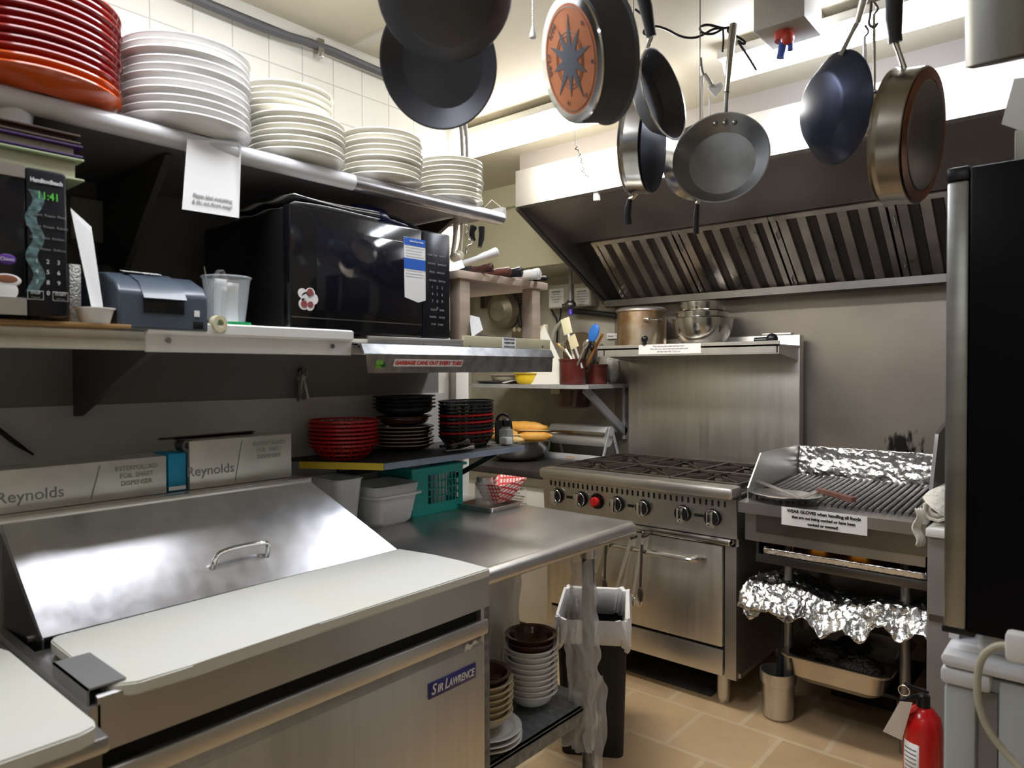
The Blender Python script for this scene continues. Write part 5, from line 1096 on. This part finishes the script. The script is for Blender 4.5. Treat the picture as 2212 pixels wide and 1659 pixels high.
# film dispenser
fy = 3.50
A_ = PY(1178, 980, fy); B2 = PY(1310, 985, fy); x0, x1 = A_.x, B2.x-.03
t = thing('film_dispenser', 'white wrap film dispenser with angled legs on the worktop beside the range', 'dispenser', ((x0+x1)/2, fy, .905))
MB().cone((x0+.01, fy+.08, 1.045), (x1-.01, fy+.08, 1.045), .052).out('film_roll', mat('film roll white', (.88, .87, .83), .35), t)
MB().prism([(x0, fy+.03, 1.085), (x0, fy+.06, 1.115), (x0, fy+.12, 1.118), (x0, fy+.16, 1.085), (x0, fy+.155, 1.08), (x0, fy+.12, 1.108), (x0, fy+.06, 1.105), (x0, fy+.035, 1.08)], (x1-x0, 0, 0)).out('cover', WHITEP, t)
MB().box((x0, fy+.015, 1.06), (x1, fy+.03, 1.085), .003).out('cutter_bar', CHROMED, t)
MB().box((x0, fy-.01, .906), (x1, fy+.01, .945), .003).box((x0, fy-.01, .906), (x1, fy+.2, .912)).out('base', APPLT, t)
for x in (x0, x1):
    b = MB().bar((x, fy+.0, .906), (x, fy+.08, 1.10), .018, .008, (1, 0, 0)).bar((x, fy+.19, .906), (x, fy+.11, 1.10), .018, .008, (1, 0, 0)).cone((x-.005, fy+.095, 1.085), (x+.005, fy+.095, 1.085), .03)
    b.out('leg_frame', APPLT, t)
B(((x0+x1)/2-.04, fy-.0115, .917), ((x0+x1)/2+.02, fy-.0095, .933)).out('brand_label', mat('pale orange label', (.7, .5, .4), .5), t)
tag(B((-3.25, 3.60, .906), (-2.78, 3.64, 1.10), .004).out('green_box', mat('lime green', (.18, .45, .03), .5)), 'lime green box edge behind the bread bowl', 'box')
# corner shelf
kz = 1.372
t = thing('corner_shelf', 'grey-white shelf with an angled end holding crocks of utensils, beside the range', 'shelf', (-2.8, 3.5, kz-.022))
MB().prism([(-3.2, 3.22, kz-.022), (-2.20, 3.22, kz-.022), (-2.235, 3.60, kz-.022), (-2.235, WY, kz-.022), (-3.2, WY, kz-.022)], (0, 0, .022)).out('board', mat('worn grey-white shelf', (.42, .42, .43), .45, noise=.2, scale=12), t)
MB().bar((-2.28, 3.30, kz-.022), (-2.28, WY-.01, kz-.30), .05, .02, (1, 0, 0)).bar((-2.28, WY-.015, kz-.34), (-2.28, WY-.015, kz-.02), .04, .02, (1, 0, 0)).out('brace', mat('brace grey', (.36, .36, .38), .45), t)
tag(B((-2.26, 3.62, kz+.001), (-2.24, 3.70, kz+.1)).out('filler', DARKIN), 'dark narrow object at the end of the corner shelf', 'box') if False else None
def crock(label, x, y, r, h):
    t = thing('utensil_crock', label, 'crock', (x, y, kz), 'brown crocks on the corner shelf')
    MB().lathe([(0, 0), (r*.93, 0), (r, .01), (r, h-.012), (r*1.06, h-.010), (r*1.06, h), (r*.92, h), (r*.92, .01), (0, .01)], NEG((x, y, kz))).out('pot', mat('oxblood glaze', (.12, .02, .015), .3, noise=.4, scale=14, coat=.3), t); return t
ka = crock('larger brown-red crock crammed with spatulas on the corner shelf', -2.385, 3.33, .078, .148)
kb = crock('smaller brown-red crock behind the larger one, next to the range', -2.325, 3.50, .058, .118)
tag(B((-2.545, 3.305, kz+.095), (-2.525, 3.31, kz+.12)).out('tape', MIST), 'x', 'tape') if False else None
def P4(x, y, Y): return PY(x, y, Y)
def spat(label, name, base, head, hw, hl, hm, sm, Y, shape='flat', cat='spatula'):
    a = P4(*base, Y); c = P4(*head, Y); d_ = (c-a).normalized(); t = thing(name, label, cat, a, 'utensils in the brown crocks')
    a2 = V((a.x, a.y, kz+.02)); a2 = a-d_*.05
    MB().tube([a2, a, c], [.006, .007, .008], seg=10).out('handle', sm, t)
    if shape == 'flat':
        R0 = frame(c, (0, -1, 0), d_)
        b = MB().box((0, -hw/2, -.004), (hl, hw/2, .004), .003, R0, 3); b.out('blade', hm, t)
    elif shape == 'oval':
        R0 = frame(c+d_*hl*.5, (0, -1, 0), d_); MB().ball((0, 0, 0), 1, (hl*.55, hw/2, .012), R0, 24).out('head', hm, t)
    elif shape == 'stick': pass
    elif shape == 'loop':
        R0 = frame(c+d_*hl*.5, (0, -1, 0), d_); MB().tube([R0 @ V((cos(q)*hl*.5, sin(q)*hw*.5, 0)) for q in [2*pi*i/20 for i in range(20)]], .003, seg=6, closed=True).out('loop', hm, t)
    return t
IV = mat('ivory rubber', (.82, .78, .55), .4)
spat('big pale rubber spatula, tallest in the larger crock', 'rubber_spatula', (1240, 775), (1228, 722), .062, .098, IV, WHITEP, 3.34)
spat('short cream spatula beside the tallest one', 'rubber_spatula', (1252, 778), (1243, 752), .055, .078, mat('cream rubber', (.74, .68, .45), .4), mat('grey stem', (.45, .44, .43), .4), 3.31)
spat('blue silicone spoon leaning right in the larger crock', 'silicone_spoon', (1262, 775), (1276, 737), .066, .10, mat('mid blue silicone', (.03, .16, .55), .45), BLACK, 3.33, 'oval', 'spoon')
spat('orange-brown wooden spoon handle leaning right between the crocks', 'wooden_spoon', (1278, 768), (1302, 722), .02, .01, WOOD, mat('orange wood', (.42, .16, .04), .45), 3.40, 'stick', 'utensil')
spat('yellow stick poking left out of the larger crock', 'wooden_stick', (1228, 765), (1206, 743), .02, .01, WOOD, mat('yellow wood', (.65, .45, .15), .5), 3.35, 'stick', 'stick')
spat('steel loop-ended utensil in the larger crock', 'steel_tool', (1234, 775), (1222, 755), .03, .05, CHROME, CHROME, 3.30, 'loop', 'utensil')
spat('white-edged steel spoon in the larger crock', 'steel_spoon', (1252, 776), (1262, 752), .035, .055, CHROME, CHROME, 3.29, 'oval', 'spoon')
spat('black-handled tool in the smaller crock', 'black_tool', (1283, 778), (1280, 758), .03, .04, BLACK, BLACK, 3.46, 'oval', 'utensil')
spat('wire whisk head in the smaller crock by the range shelf', 'whisk', (1292, 778), (1296, 762), .03, .05, CHROMED, CHROMED, 3.48, 'loop', 'whisk')
# bowls and boards
t = tag(MB().lathe([(0, .003), (.15, .003), (.17, .012), (.172, .016), (.168, .016), (.148, .007), (0, .007)], NEG((-3.0, 3.42, kz))).out('round_tray', STEELD), 'dark round tray at the left of the corner shelf', 'tray')
tag(dish(.09, .045, .05, mat('beige bowl', (.50, .45, .36), .4), 'beige_bowl', c=(-2.98, 3.40, kz+.009)), 'beige bowl on the round tray on the corner shelf', 'bowl')
tag(dish(.085, .065, .05, YELLOW, 'yellow_bowl', c=(-2.72, 3.32, kz+.001)), 'yellow plastic bowl between the round tray and the white board', 'bowl')
p0, p1 = PY(1088, 832, 3.23), PY(1108, 816, 3.30)
tag(MB().bar((p0.x, 3.225, kz+.008), (p1.x, 3.30, kz+.022), .02, .006).out('serving_spatula', WHITEP), 'white plastic spatula handle resting on the corner shelf edge', 'utensil')
tag(MB().prism([PY(1145, 830, 3.30), PY(1226, 830, 3.30), PY(1215, 790, 3.33), PY(1180, 715, 3.40), PY(1175, 700, 3.40), PY(1145, 770, 3.34)], (0, .008, 0)).out('white_board', mat('bright white board', (.85, .84, .80), .35)), 'bright white cutting board leaning upright on the corner shelf', 'cutting board')
tag(MB().prism([PY(1128, 745, 3.50), PY(1150, 708, 3.50), PY(1182, 700, 3.50), PY(1182, 830, 3.50), PY(1140, 830, 3.50)], (0, .008, 0)).out('ivory_board', mat('ivory board', (.70, .66, .45), .4)), 'ivory board standing behind the bright white one', 'cutting board')
t = thing('bagged_goods', 'crumpled white bag at the end of the corner shelf by the range back', 'bag', (-2.30, 3.62, kz))
b = MB().ball((-2.305, 3.62, kz+.09), .065, (.8, .8, 1.35), seg=26)
for v in b.bm.verts: v.co += V([random.uniform(-.005, .005) for _ in range(3)])
b.out('bag', mat('crumpled bag', (.40, .39, .37), .4, bump=.6), t)
t = thing('meat_slicer', 'dim rounded steel slicer standing behind the utensil crocks', 'slicer', (-2.72, 3.62, kz))
MB().lathe([(0, 0), (.12, 0), (.125, .01), (.12, .03), (0, .035)], frame(P4(1255, 760, 3.66), (0, -1, .1))).out('blade_guard', mat('slicer bronze', (.32, .24, .16), .35, .8, noise=.3, scale=5), t)
B((-2.85, 3.56, kz+.001), (-2.45, 3.68, kz+.09), .02).out('base', STEELD, t)
MB().tube([P4(x, y, 3.60) for x, y in ((1192, 735), (1197, 715), (1210, 697), (1222, 690))], .014, smooth=1).out('arm', mat('arm cream', (.45, .42, .34), .5), t)
t = thing('hanging_pot', 'dark brown round pot stored under the corner shelf', 'pot', (-2.63, 3.5, 1.24))
c_ = P4(1238, 885, 3.55)
MB().lathe([(0, 0), (.09, 0), (.11, .01), (.125, .11), (.128, .11), (.128, .12), (0, .12)], NEG((c_.x, 3.55, kz-.022-.125))).out('pot', BROWNCH, t)
B((c_.x-.075, 3.422, kz-.06), (c_.x-.01, 3.428, kz-.025)).out('tape_label', mat('masking tape', (.5, .46, .34), .6), t)
# back wall fittings
def wbox(label, px, m, face, texts):
    a, c = P4(px[0], px[1], 3.66), P4(px[2], px[3], 3.66)
    t = thing('control_box', label, 'control box', ((a.x+c.x)/2, 3.7, c.z), 'control boxes on the back wall')
    B((a.x, 3.66, c.z), (c.x, WY-.01, a.z), .004).out('case', m, t)
    f = B((a.x+(c.x-a.x)*face[0], 3.657, c.z+(a.z-c.z)*face[1]), (a.x+(c.x-a.x)*face[2], 3.66, c.z+(a.z-c.z)*face[3])).out('notice_sheet', PAPER, t)
    xm = a.x+(c.x-a.x)*(face[0]+face[2])/2; h_ = (a.z-c.z); zt_ = c.z+h_*face[3]
    for i, s_ in enumerate(texts): text(f, s_, (xm, 3.657, zt_-.022-.0165*i), (1, 0, 0), Zd, .010 if i else .015, INK if i == 0 or m is OLDW else INKG)
    return t
BXM = mat('ivory control box', (.52, .50, .42), .45)
wbox('ivory control box with a white card, left of the vertical pipe', (1185, 617, 1228, 664), BXM, (.03, .06, .78, .84), ('WARNING', 'FIRE SYSTEM', 'DO NOT TOUCH', 'OR OBSTRUCT', 'KITCHEN'))
wbox('ivory control box with a printed caution notice, right of the vertical pipe', (1239, 614, 1276, 660), BXM, (.10, .08, .92, .80), ('CAUTION', 'A SUPPLY OF MAKE-', 'UP AIR IS REQUIRED', 'FOR THIS SYSTEM', 'TO OPERATE', 'PROPERLY'))
t = thing('vertical_pipe', 'grey vertical pipe with a bulb fitting in front of the control boxes', 'pipe', P4(1232, 660, 3.5))
a, c = P4(1232, 570, 3.5), P4(1232, 655, 3.5)
MB().cone((a.x, 3.5, 2.075), (a.x, 3.5, c.z), .012).out('pipe', GREYP, t)
MB().ball((a.x, 3.5, c.z-.01), .035, (1, 1, .8)).cone((a.x-.05, 3.49, c.z-.015), (a.x, 3.5, c.z-.01), .014).cone((a.x, 3.5, c.z), (a.x, 3.5, c.z+.02), .02).out('fitting', STEELD, t)
MB().cone((a.x+.002, 3.5, c.z-.07), (a.x, 3.5, c.z-.03), .016, .010).out('blue_valve', mat('violet blue', (.06, .03, .45), .4), t)
for i, (pts, r_) in enumerate(((((1190, 665), (1196, 680), (1205, 690), (1203, 740)), .007), (((1212, 665), (1210, 690), (1205, 700)), .006), (((1240, 672), (1262, 674), (1300, 678), (1332, 682)), .018), (((1120, 655), (1122, 690), (1125, 705)), .012), (((1152, 664), (1130, 690), (1128, 720), (1150, 745)), .005))):
    tag(MB().tube([P4(x, y, 3.70) for x, y in pts], r_, smooth=2).out('wall_cable', BLACKM), 'dark cable on the stained back wall, %s' % ['curving below the left control box', 'short one joining it below the left control box', 'thick one running right to the range hood', 'straight one above the outlet', 'thin one crossing behind the outlet'][i], 'cable', 'cables on the back wall')
t = thing('wall_outlet', 'brown double outlet plate under the wire mesh basket', 'outlet', P4(1122, 720, 3.72))
a, c = P4(1105, 690, 3.72), P4(1140, 728, 3.72); B((a.x, 3.72, c.z), (c.x, WY, a.z), .003).out('plate', mat('bronze plate', (.22, .18, .12), .4, .5), t)
for px in (1112, 1122): q = P4(px, 712, 3.72); MB().cone(q, q-V((0, .005, 0)), .015).out('socket', mat('cream socket', (.5, .46, .32), .4), t)
t = thing('mesh_basket', 'black wire mesh strip hanging on the back wall under the bulkhead', 'basket', P4(1100, 665, 3.5))
a, c = P4(1038, 635, 3.72), P4(1162, 656, 3.72)
b = MB()
for i in range(60): x = a.x+(c.x-a.x)*i/59; b.bar((x, 3.72, c.z-.0), (x, 3.72, a.z), .0025, .0025)
for i in range(9): z = c.z+(a.z-c.z)*i/8; b.bar((a.x, 3.72, z), (c.x, 3.72, z), .0035, .0035)
b.box((a.x, 3.72, c.z), (a.x+.01, WY, a.z)).box((c.x-.01, 3.72, c.z), (c.x, WY, a.z)); b.out('mesh', mat('dark bronze wire', (.06, .04, .035), .5), t)
t = thing('colander', 'tarnished round metal bowl hanging on the back wall under the mesh basket', 'bowl', P4(1075, 675, 3.6))
q = P4(1072, 672, 3.6)
MB().lathe([(0, .0), (.07, .005), (.11, .04), (.125, .09), (.128, .09), (.113, .036), (.07, 0)], frame(q, (0, 1, .15))).out('bowl', mat('tarnished metal', (.34, .30, .22), .5, .6, noise=.4, scale=9), t)
t = thing('note_card', 'small handwritten card on the back wall left of the stock pot', 'card', P4(1328, 727, 3.72))
MB().prism([P4(1311, 720, 3.735), P4(1336, 720, 3.735), P4(1336, 731, 3.735), P4(1311, 732, 3.735)], (0, -.002, 0)).out('card', PAPER, t)
q = P4(1325, 726, 3.735); text(t, 'Steam Tray', (q.x, 3.733, q.z), (1, 0, 0), Zd, .018, INK, shear=.2)
tag(MB().tube([(-2.2, 3.72, 1.745), (-1.99, 3.72, 1.745)], .01).out('gas_pipe', STEELD), 'short dark pipe along the back wall behind the stock pot', 'pipe')
q = P4(1680, 685, WY-.008); 
tag(MB().box((q.x-.07, WY-.0105, q.z-.028), (q.x+.05, WY-.008, q.z+.028), .0).out('shadow_patch', mat('painted shadow', (.06, .055, .05), .6)), 'knife-shaped painted shadow on the steel wall above the range shelf', 'patch') if False else None  # cast shadow of a tool as a flat dark patch, left unbuilt
tag(MB().box((-1.78, WY-.02, 1.18), (-1.77, WY-.01, 1.19)).out('x', BLACK), 'x', 'x') if False else None

# =====================================================================  POT RACK AND HANGING PANS
RB0, RB1 = V((-1.05, .92, 2.40)), V((-.12, 1.70, 2.40))
t = thing('pot_rack', 'steel bar pot rack hung from the ceiling, just above the top of the photo', 'pot rack', (-.6, 1.3, 2.40))
MB().tube([RB0, RB1], .011).tube([RB0+V((-.25, .3, 0)), RB1+V((-.25, .3, 0))], .011).out('rail', STEELD, t)
for f in (.05, .95):
    p = RB0.lerp(RB1, f); MB().cone(p, (p.x, p.y, CEIL), .004, seg=8).out('hanger', STEELD, t)
    p = p+V((-.25, .3, 0)); MB().cone(p, (p.x, p.y, CEIL), .004, seg=8).out('hanger', STEELD, t)
def toward(d): return (Rv*d[0]+Uv*d[1]-Fv*d[2]).normalized()      # right, up, back-to-viewer
def pan(label, px, D, R1, R0, h, nrm, hdir, hl, m, hm, name='frying_pan', cat='frying pan', hr=.011, neck=.05, out_m=None, rimm=None, th=.0025, rivets=0, hook=None, neckm=None):
    fl = ray(px[0], px[1]).normalized(); rl = fl.cross(Uv).normalized(); ul = rl.cross(fl)
    tw = lambda d: (rl*d[0]+ul*d[1]-fl*d[2]).normalized()
    c = PD(px[0], px[1], D); z = tw(nrm); x = tw(hdir); x = (x-z*x.dot(z)).normalized()
    M = frame(c, z, x)                                                # centre of the opening; local z out of the opening
    t = thing(name, label, cat, c, 'pots and pans hanging from the rack'); Mi = M
    pr = [(0, -h), (R0-.008, -h), (R0, -h+.004), (R1-.004, -.004), (R1, 0), (R1+.001, .002), (R1-th, .002), (R0-th-.002, -h+.004+th), (0, -h+th)]
    bo = MB().lathe(pr, M, 56).out('pan_body', m, t)
    if rimm: MB().tube([M @ V((R1*cos(a), R1*sin(a), .001)) for a in [2*pi*i/56 for i in range(56)]], .0018, seg=6, closed=True).out('rim', rimm, bo)
    if hl:
        P = [V((R1-.012, 0, -.014)), V((R1+neck*.6, 0, .002)), V((R1+neck, 0, .010)), V((R1+neck+hl*.5, 0, .018)), V((R1+neck+hl, 0, .016))]
        P = [M @ p for p in P]
        MB().tube(P[:3], [.006, .005, .006], seg=10).out('handle_neck', neckm or CHROMED, t)
        ha = MB().tube(P[2:], [hr*.8, hr, hr*1.1], seg=14, smooth=1)
        ho = ha.out('handle', hm, t)
        if hook: MB().tube([P[-1]+V((0, 0, -.004)), P[-1]+V((0, .006, .02)), P[-1]+V((0, 0, .05))], .0025, seg=8, smooth=2).out('hanging_loop', STEELD, t)
    if hdir[1] < 0:
        p = c+ul*R1*.97; MB().tube([p-V((0, 0, .01)), p+V((0, 0, .05)), V((p.x, p.y, CEIL))], .0016, seg=6).out('hanging_wire', STEELD, t)
    for k in range(rivets):
        q = M @ V((R1-.022, (k-(rivets-1)/2)*.024, -.012+.0)); MB().ball(q, .0065).out('rivet', ALUM, bo)
    return t, M
BH_ = mat('black handle rubber', (.015, .015, .02), .4)
# large dark pans, upper left
pan('big dark frying pan at the top edge, its blackened underside facing out', (962, -18), 1.22, .117, .085, .04, (-.05, .22, -1), (.1, 1, 0), .17, TEFLON, BH_)
pan('large worn nonstick pan hanging behind the big dark one', (945, 138), 1.38, .122, .090, .032, (-.36, -.10, .9), (-.35, 1, 0), .16, TEFLON, BH_)
# pan with orange base plate
t, M = pan('deep black pan with an orange star-patterned base disc', (1298, 122), 1.30, .120, .110, .064, (.82, .05, -.52), (.03, 1, -.0), .17, TEFLON, BH_, name='saute_pan')
Hd = .064
MB().lathe([(.092, -Hd-.002), (.107, -Hd-.002), (.109, -Hd+.001), (.092, -Hd+.001)], M, 56).out('steel_ring', CHROME, t)
OR = mat('orange base coating', (.62, .20, .07), .4, noise=.2, scale=20)
ds = MB().lathe([(0, -Hd-.002), (.092, -Hd-.002), (.092, -Hd), (0, -Hd)], M, 56).out('base_disc', OR, t)
SB = mat('slate print', (.09, .10, .13), .5)
b = MB(); vs = []
for i in range(20):
    a = 2*pi*i/20; r = (.070 if i % 2 == 0 else .026); 
    if i % 2 == 0: r = (.075, .062)[(i//2) % 2]
    vs.append(M @ V((r*cos(a), r*sin(a), -Hd-.0024)))
b.prism(vs, M.to_3x3() @ V((0, 0, -.0006))).out('star_print', SB, ds)
for r in (.086, .048, .042): MB().tube([M @ V((r*cos(a), r*sin(a), -Hd-.0024)) for a in [2*pi*i/48 for i in range(48)]], .0006, seg=4, closed=True).out('ring_print', SB, ds)
for i, (s_, a) in enumerate((('CLAD', 4.6), ('PAN', 5.4), ('+', .7), ('o', 2.4), ('*', 3.3), ('e', 1.6))):
    q = M @ V((.077*cos(a), .077*sin(a), -Hd-.0024)); up = M.to_3x3() @ V((-cos(a), -sin(a), 0)); zz = M.to_3x3() @ V((0, 0, -1)); text(ds, s_, q, up.cross(zz), up, .016, SB)
# small pan
pan('small black pan hanging edge-on with a long dark handle', (1433, 204), 1.55, .100, .072, .042, (.88, .30, .38), (-.30, 1, -.1), .15, TEFLON, BH_, neck=.02, rimm=CHROME, neckm=CHROME, hr=.014)
# steel pan and dark disc behind
t, M = pan('steel-walled saute pan hanging sideways with its handle pointing down', (1368, 318), 1.80, .120, .117, .052, (-.86, .0, -.28), (.10, -1, .0), .065, CHROMED, BH_, name='saute_pan', neck=.008, hr=.009)
MB().lathe([(0, -.0545), (.112, -.0545), (.114, -.052), (0, -.052)], M, 48).out('blackened_base', BLUEBLK, t)
# grey aluminium pan
t, M = pan('grey aluminium pan with three rivets facing the viewer', (1556, 340), 1.80, .120, .088, .040, (-.12, .42, .9), (.04, 1, 0), .18, ALUM, CHROMED, rivets=3, hr=.009)
pan('steel pan hanging just behind the grey aluminium one', (1512, 352), 2.0, .105, .085, .04, (-.3, .1, -.9), (-.0, -1, 0), .09, CHROMED, BH_, neck=.008, hr=.008)
# blue-black pan
pan('blue-black carbon steel pan hanging tilted, right of centre', (1806, 235), 1.55, .118, .080, .042, (.80, -.10, -.55), (.34, 1, 0), .17, BLUEBLK, STEEL, name='carbon_steel_pan', hr=.009)
# copper stained pan
t, M = pan('copper-stained steel saute pan with a thick black handle at the right', (1931, 300), 1.52, .142, .138, .060, (-.94, .06, -.32), (.06, 1, 0), .13, mat('tan steel', (.50, .46, .40), .25, 1, noise=.35, scale=6), BH_, name='saute_pan', neck=.05, hr=.017, hook=1)
MB().lathe([(0, -.064), (.108, -.064), (.112, -.061), (0, -.061)], M, 48).out('base_disc', mat('heat-stained base', (.30, .26, .24), .35, .9, noise=.5, scale=6), t)
MB().lathe([(.112, -.0625), (.134, -.0605), (.134, -.060), (.112, -.060)], M, 48).out('copper_ring', mat('copper ring', (.50, .16, .07), .35, .9, noise=.6, scale=9, col2=(.12, .05, .04)), t)
# big pot, top right corner
t, M = pan('big dull steel pot partly cut off by the top right corner', (2192, -60), 1.05, .066, .064, .122, (0, 1, -.12), (1, 0, 0), 0, mat('dull pot', (.30, .30, .28), .45, .8), BH_, name='stock_pot', cat='pot')
# ladles
def ladle(label, px, D, r, L_, m, hang_=.0):
    c = PD(*px, D); t = thing('ladle', label, 'ladle', c, 'pots and pans hanging from the rack')
    MB().lathe([(r, 0), (r*.93, -r*.35), (r*.7, -r*.7), (r*.35, -r*.9), (0, -r*.97)], frame(c, toward((-.5, .5, .6))), 32).out('bowl', m, t, solid=.0015)
    p = c+Uv*r*.8; MB().tube([c+Uv*r*.6, p+Uv*.05, p+Uv*L_], .004, seg=8).out('handle', m, t)
    MB().tube([p+Uv*L_, p+Uv*(L_+.012)+Rv*.012, p+Uv*(L_+.03)], .003, seg=8, smooth=2).out('hook_end', STEELD, t)
ladle('bright steel ladle between the blue-black pan and the copper-stained pan', (1888, 215), 1.75, .040, .18, CHROME)
ladle('smaller tarnished ladle lower behind the blue-black pan', (1868, 270), 1.8, .032, .20, CHROMED)
# hooks, cords, thin handles
def hook_(label, pts, D, r=.003, m=STEELD, name='hook', cat='hook', sm=2):
    return tag(MB().tube([PD(x, y, D) for x, y in pts], r, seg=8, smooth=sm).out(name, m), label, cat)
hook_('black S-shaped hook holding the bright ladle', ((1882, 5), (1880, 35), (1875, 52), (1888, 62), (1896, 50)), 1.72, .0035)
hook_('thin dark hook above the wooden rod left of the grey pan', ((1514, 125), (1516, 150), (1520, 162)), 1.9)
hook_('pale wooden rod hanging left of the grey aluminium pan', ((1515, 165), (1515, 265)), 2.05, .007, mat('pale rod', (.55, .48, .38), .5), 'wooden_rod', 'rod', 0)
hook_('white cord hanging beside the pale wooden rod', ((1533, 210), (1533, 262)), 2.0, .003, PAPER, 'cord', 'cord', 0)
t = tag(MB().tube([PD(x, y, 2.0) for x, y in ((1372, 20), (1395, 38), (1396, 60), (1388, 72), (1400, 78), (1405, 55), (1435, 60), (1470, 80), (1500, 83), (1522, 74), (1540, 62), (1562, 60))], .0035, seg=8, smooth=3).tube([PD(x, y, 1.98) for x, y in ((1562, 62), (1540, 75), (1515, 72), (1510, 58), (1530, 52), (1562, 62), (1580, 58), (1568, 68), (1595, 80), (1612, 92), (1605, 96), (1590, 84), (1618, 125), (1634, 152))], .0035, seg=8, smooth=3).out('black_cable', BLACK), 'thin black cable tied in a bow under the ceiling above the grey pan', 'cable')
hook_('short black cord from the bow down to the grey pan handle', ((1562, 62), (1563, 90), (1561, 112)), 1.97, .003, BLACK, 'cord', 'cord', 1)
t = thing('heart_charm', 'small white heart charm dangling beside the grey pan handle', 'charm', PD(1546, 193, 2.0))
P = [PD(1546+x*17, 192-y*17, 2.0) for x, y in ((0, -1), (.8, -.1), (.95, .45), (.6, .85), (.1, .6), (0, .45), (-.15, .6), (-.6, .65), (-.95, .2), (-.7, -.25))]
MB().prism(P, Fv*.006).out('heart', WHITEP, t)
MB().tube([PD(1522, 160, 2.0), PD(1532, 175, 2.0), PD(1538, 186, 2.0)], .006, seg=6).out('strap', mat('dull strap', (.35, .34, .3), .5), t)
t = thing('pull_chain', 'white beaded pull chain with a bell-shaped end between the big pans', 'pull chain', PD(1151, 70, 1.7))
zc0 = PD(1151, 58, 1.7); b = MB()
for i in range(48):
    p = zc0+V((0, 0, .0058*i)); b.ball(p, .0027, seg=6)
b.out('chain', WHITEP, t)
p = PD(1151, 70, 1.7); MB().lathe([(0, -.014), (.008, -.013), (.0085, -.008), (.004, .008), (.003, .014), (0, .015)], NEG(p), 20).out('bell', WHITEP, t)
t = thing('hook_chain', 'dangling chain of small steel hooks in front of the white hood band', 'chain', PD(1250, 340, 2.2))
pts = [(1243, 312), (1242, 322), (1249, 328), (1250, 338), (1254, 350), (1258, 360), (1256, 370), (1264, 378), (1270, 386)]
for a, c in zip(pts[::1], pts[1:]):
    A_, C_ = PD(*a, 2.2), PD(*c, 2.2); m_ = (A_+C_)/2+Rv*.004; MB().tube([A_, m_+Rv*.004, C_], .0016, seg=6, smooth=2).out('link', CHROMED, t)
A_ = PD(1243, 312, 2.2); MB().cone(A_, (A_.x, A_.y, CEIL), .0012, seg=6).out('wire', CHROMED, t)
# ceiling junction box with red valve
t = thing('ceiling_box', 'grey ceiling box with a red and blue fitting by the long lamp', 'ceiling fitting', (-.85, 2.1, CEIL))
c = PZ(1698, 82, CEIL-.12); X0, Y0_ = c.x, c.y
B((X0-.07, Y0_-.08, CEIL-.11), (X0+.08, Y0_+.08, CEIL), .004).out('box', mat('grey ceiling box', (.38, .36, .32), .5), t)
MB().cone((X0+.0, Y0_-.02, CEIL-.135), (X0, Y0_-.02, CEIL-.105), .026).ball((X0+.015, Y0_-.03, CEIL-.135), .02).out('red_cap', mat('dull red', (.45, .05, .03), .4), t)
MB().cone((X0-.01, Y0_-.02, CEIL-.185), (X0, Y0_-.02, CEIL-.135), .012).cone((X0+.02, Y0_-.02, CEIL-.17), (X0+.02, Y0_-.02, CEIL-.135), .008).out('blue_stem', mat('blue stem', (.05, .10, .4), .3), t)
tag(MB().tube([V((X0-.05, 1.0, CEIL-.012)), V((X0-.03, 1.4, CEIL-.012)), V((X0-.02, Y0_-.08, CEIL-.012))], .010, smooth=1).out('ceiling_conduit', mat('ceiling pipe', (.5, .47, .4), .5)), 'pale conduit across the ceiling to the grey ceiling box', 'conduit')
# scorch on the wall behind the grill
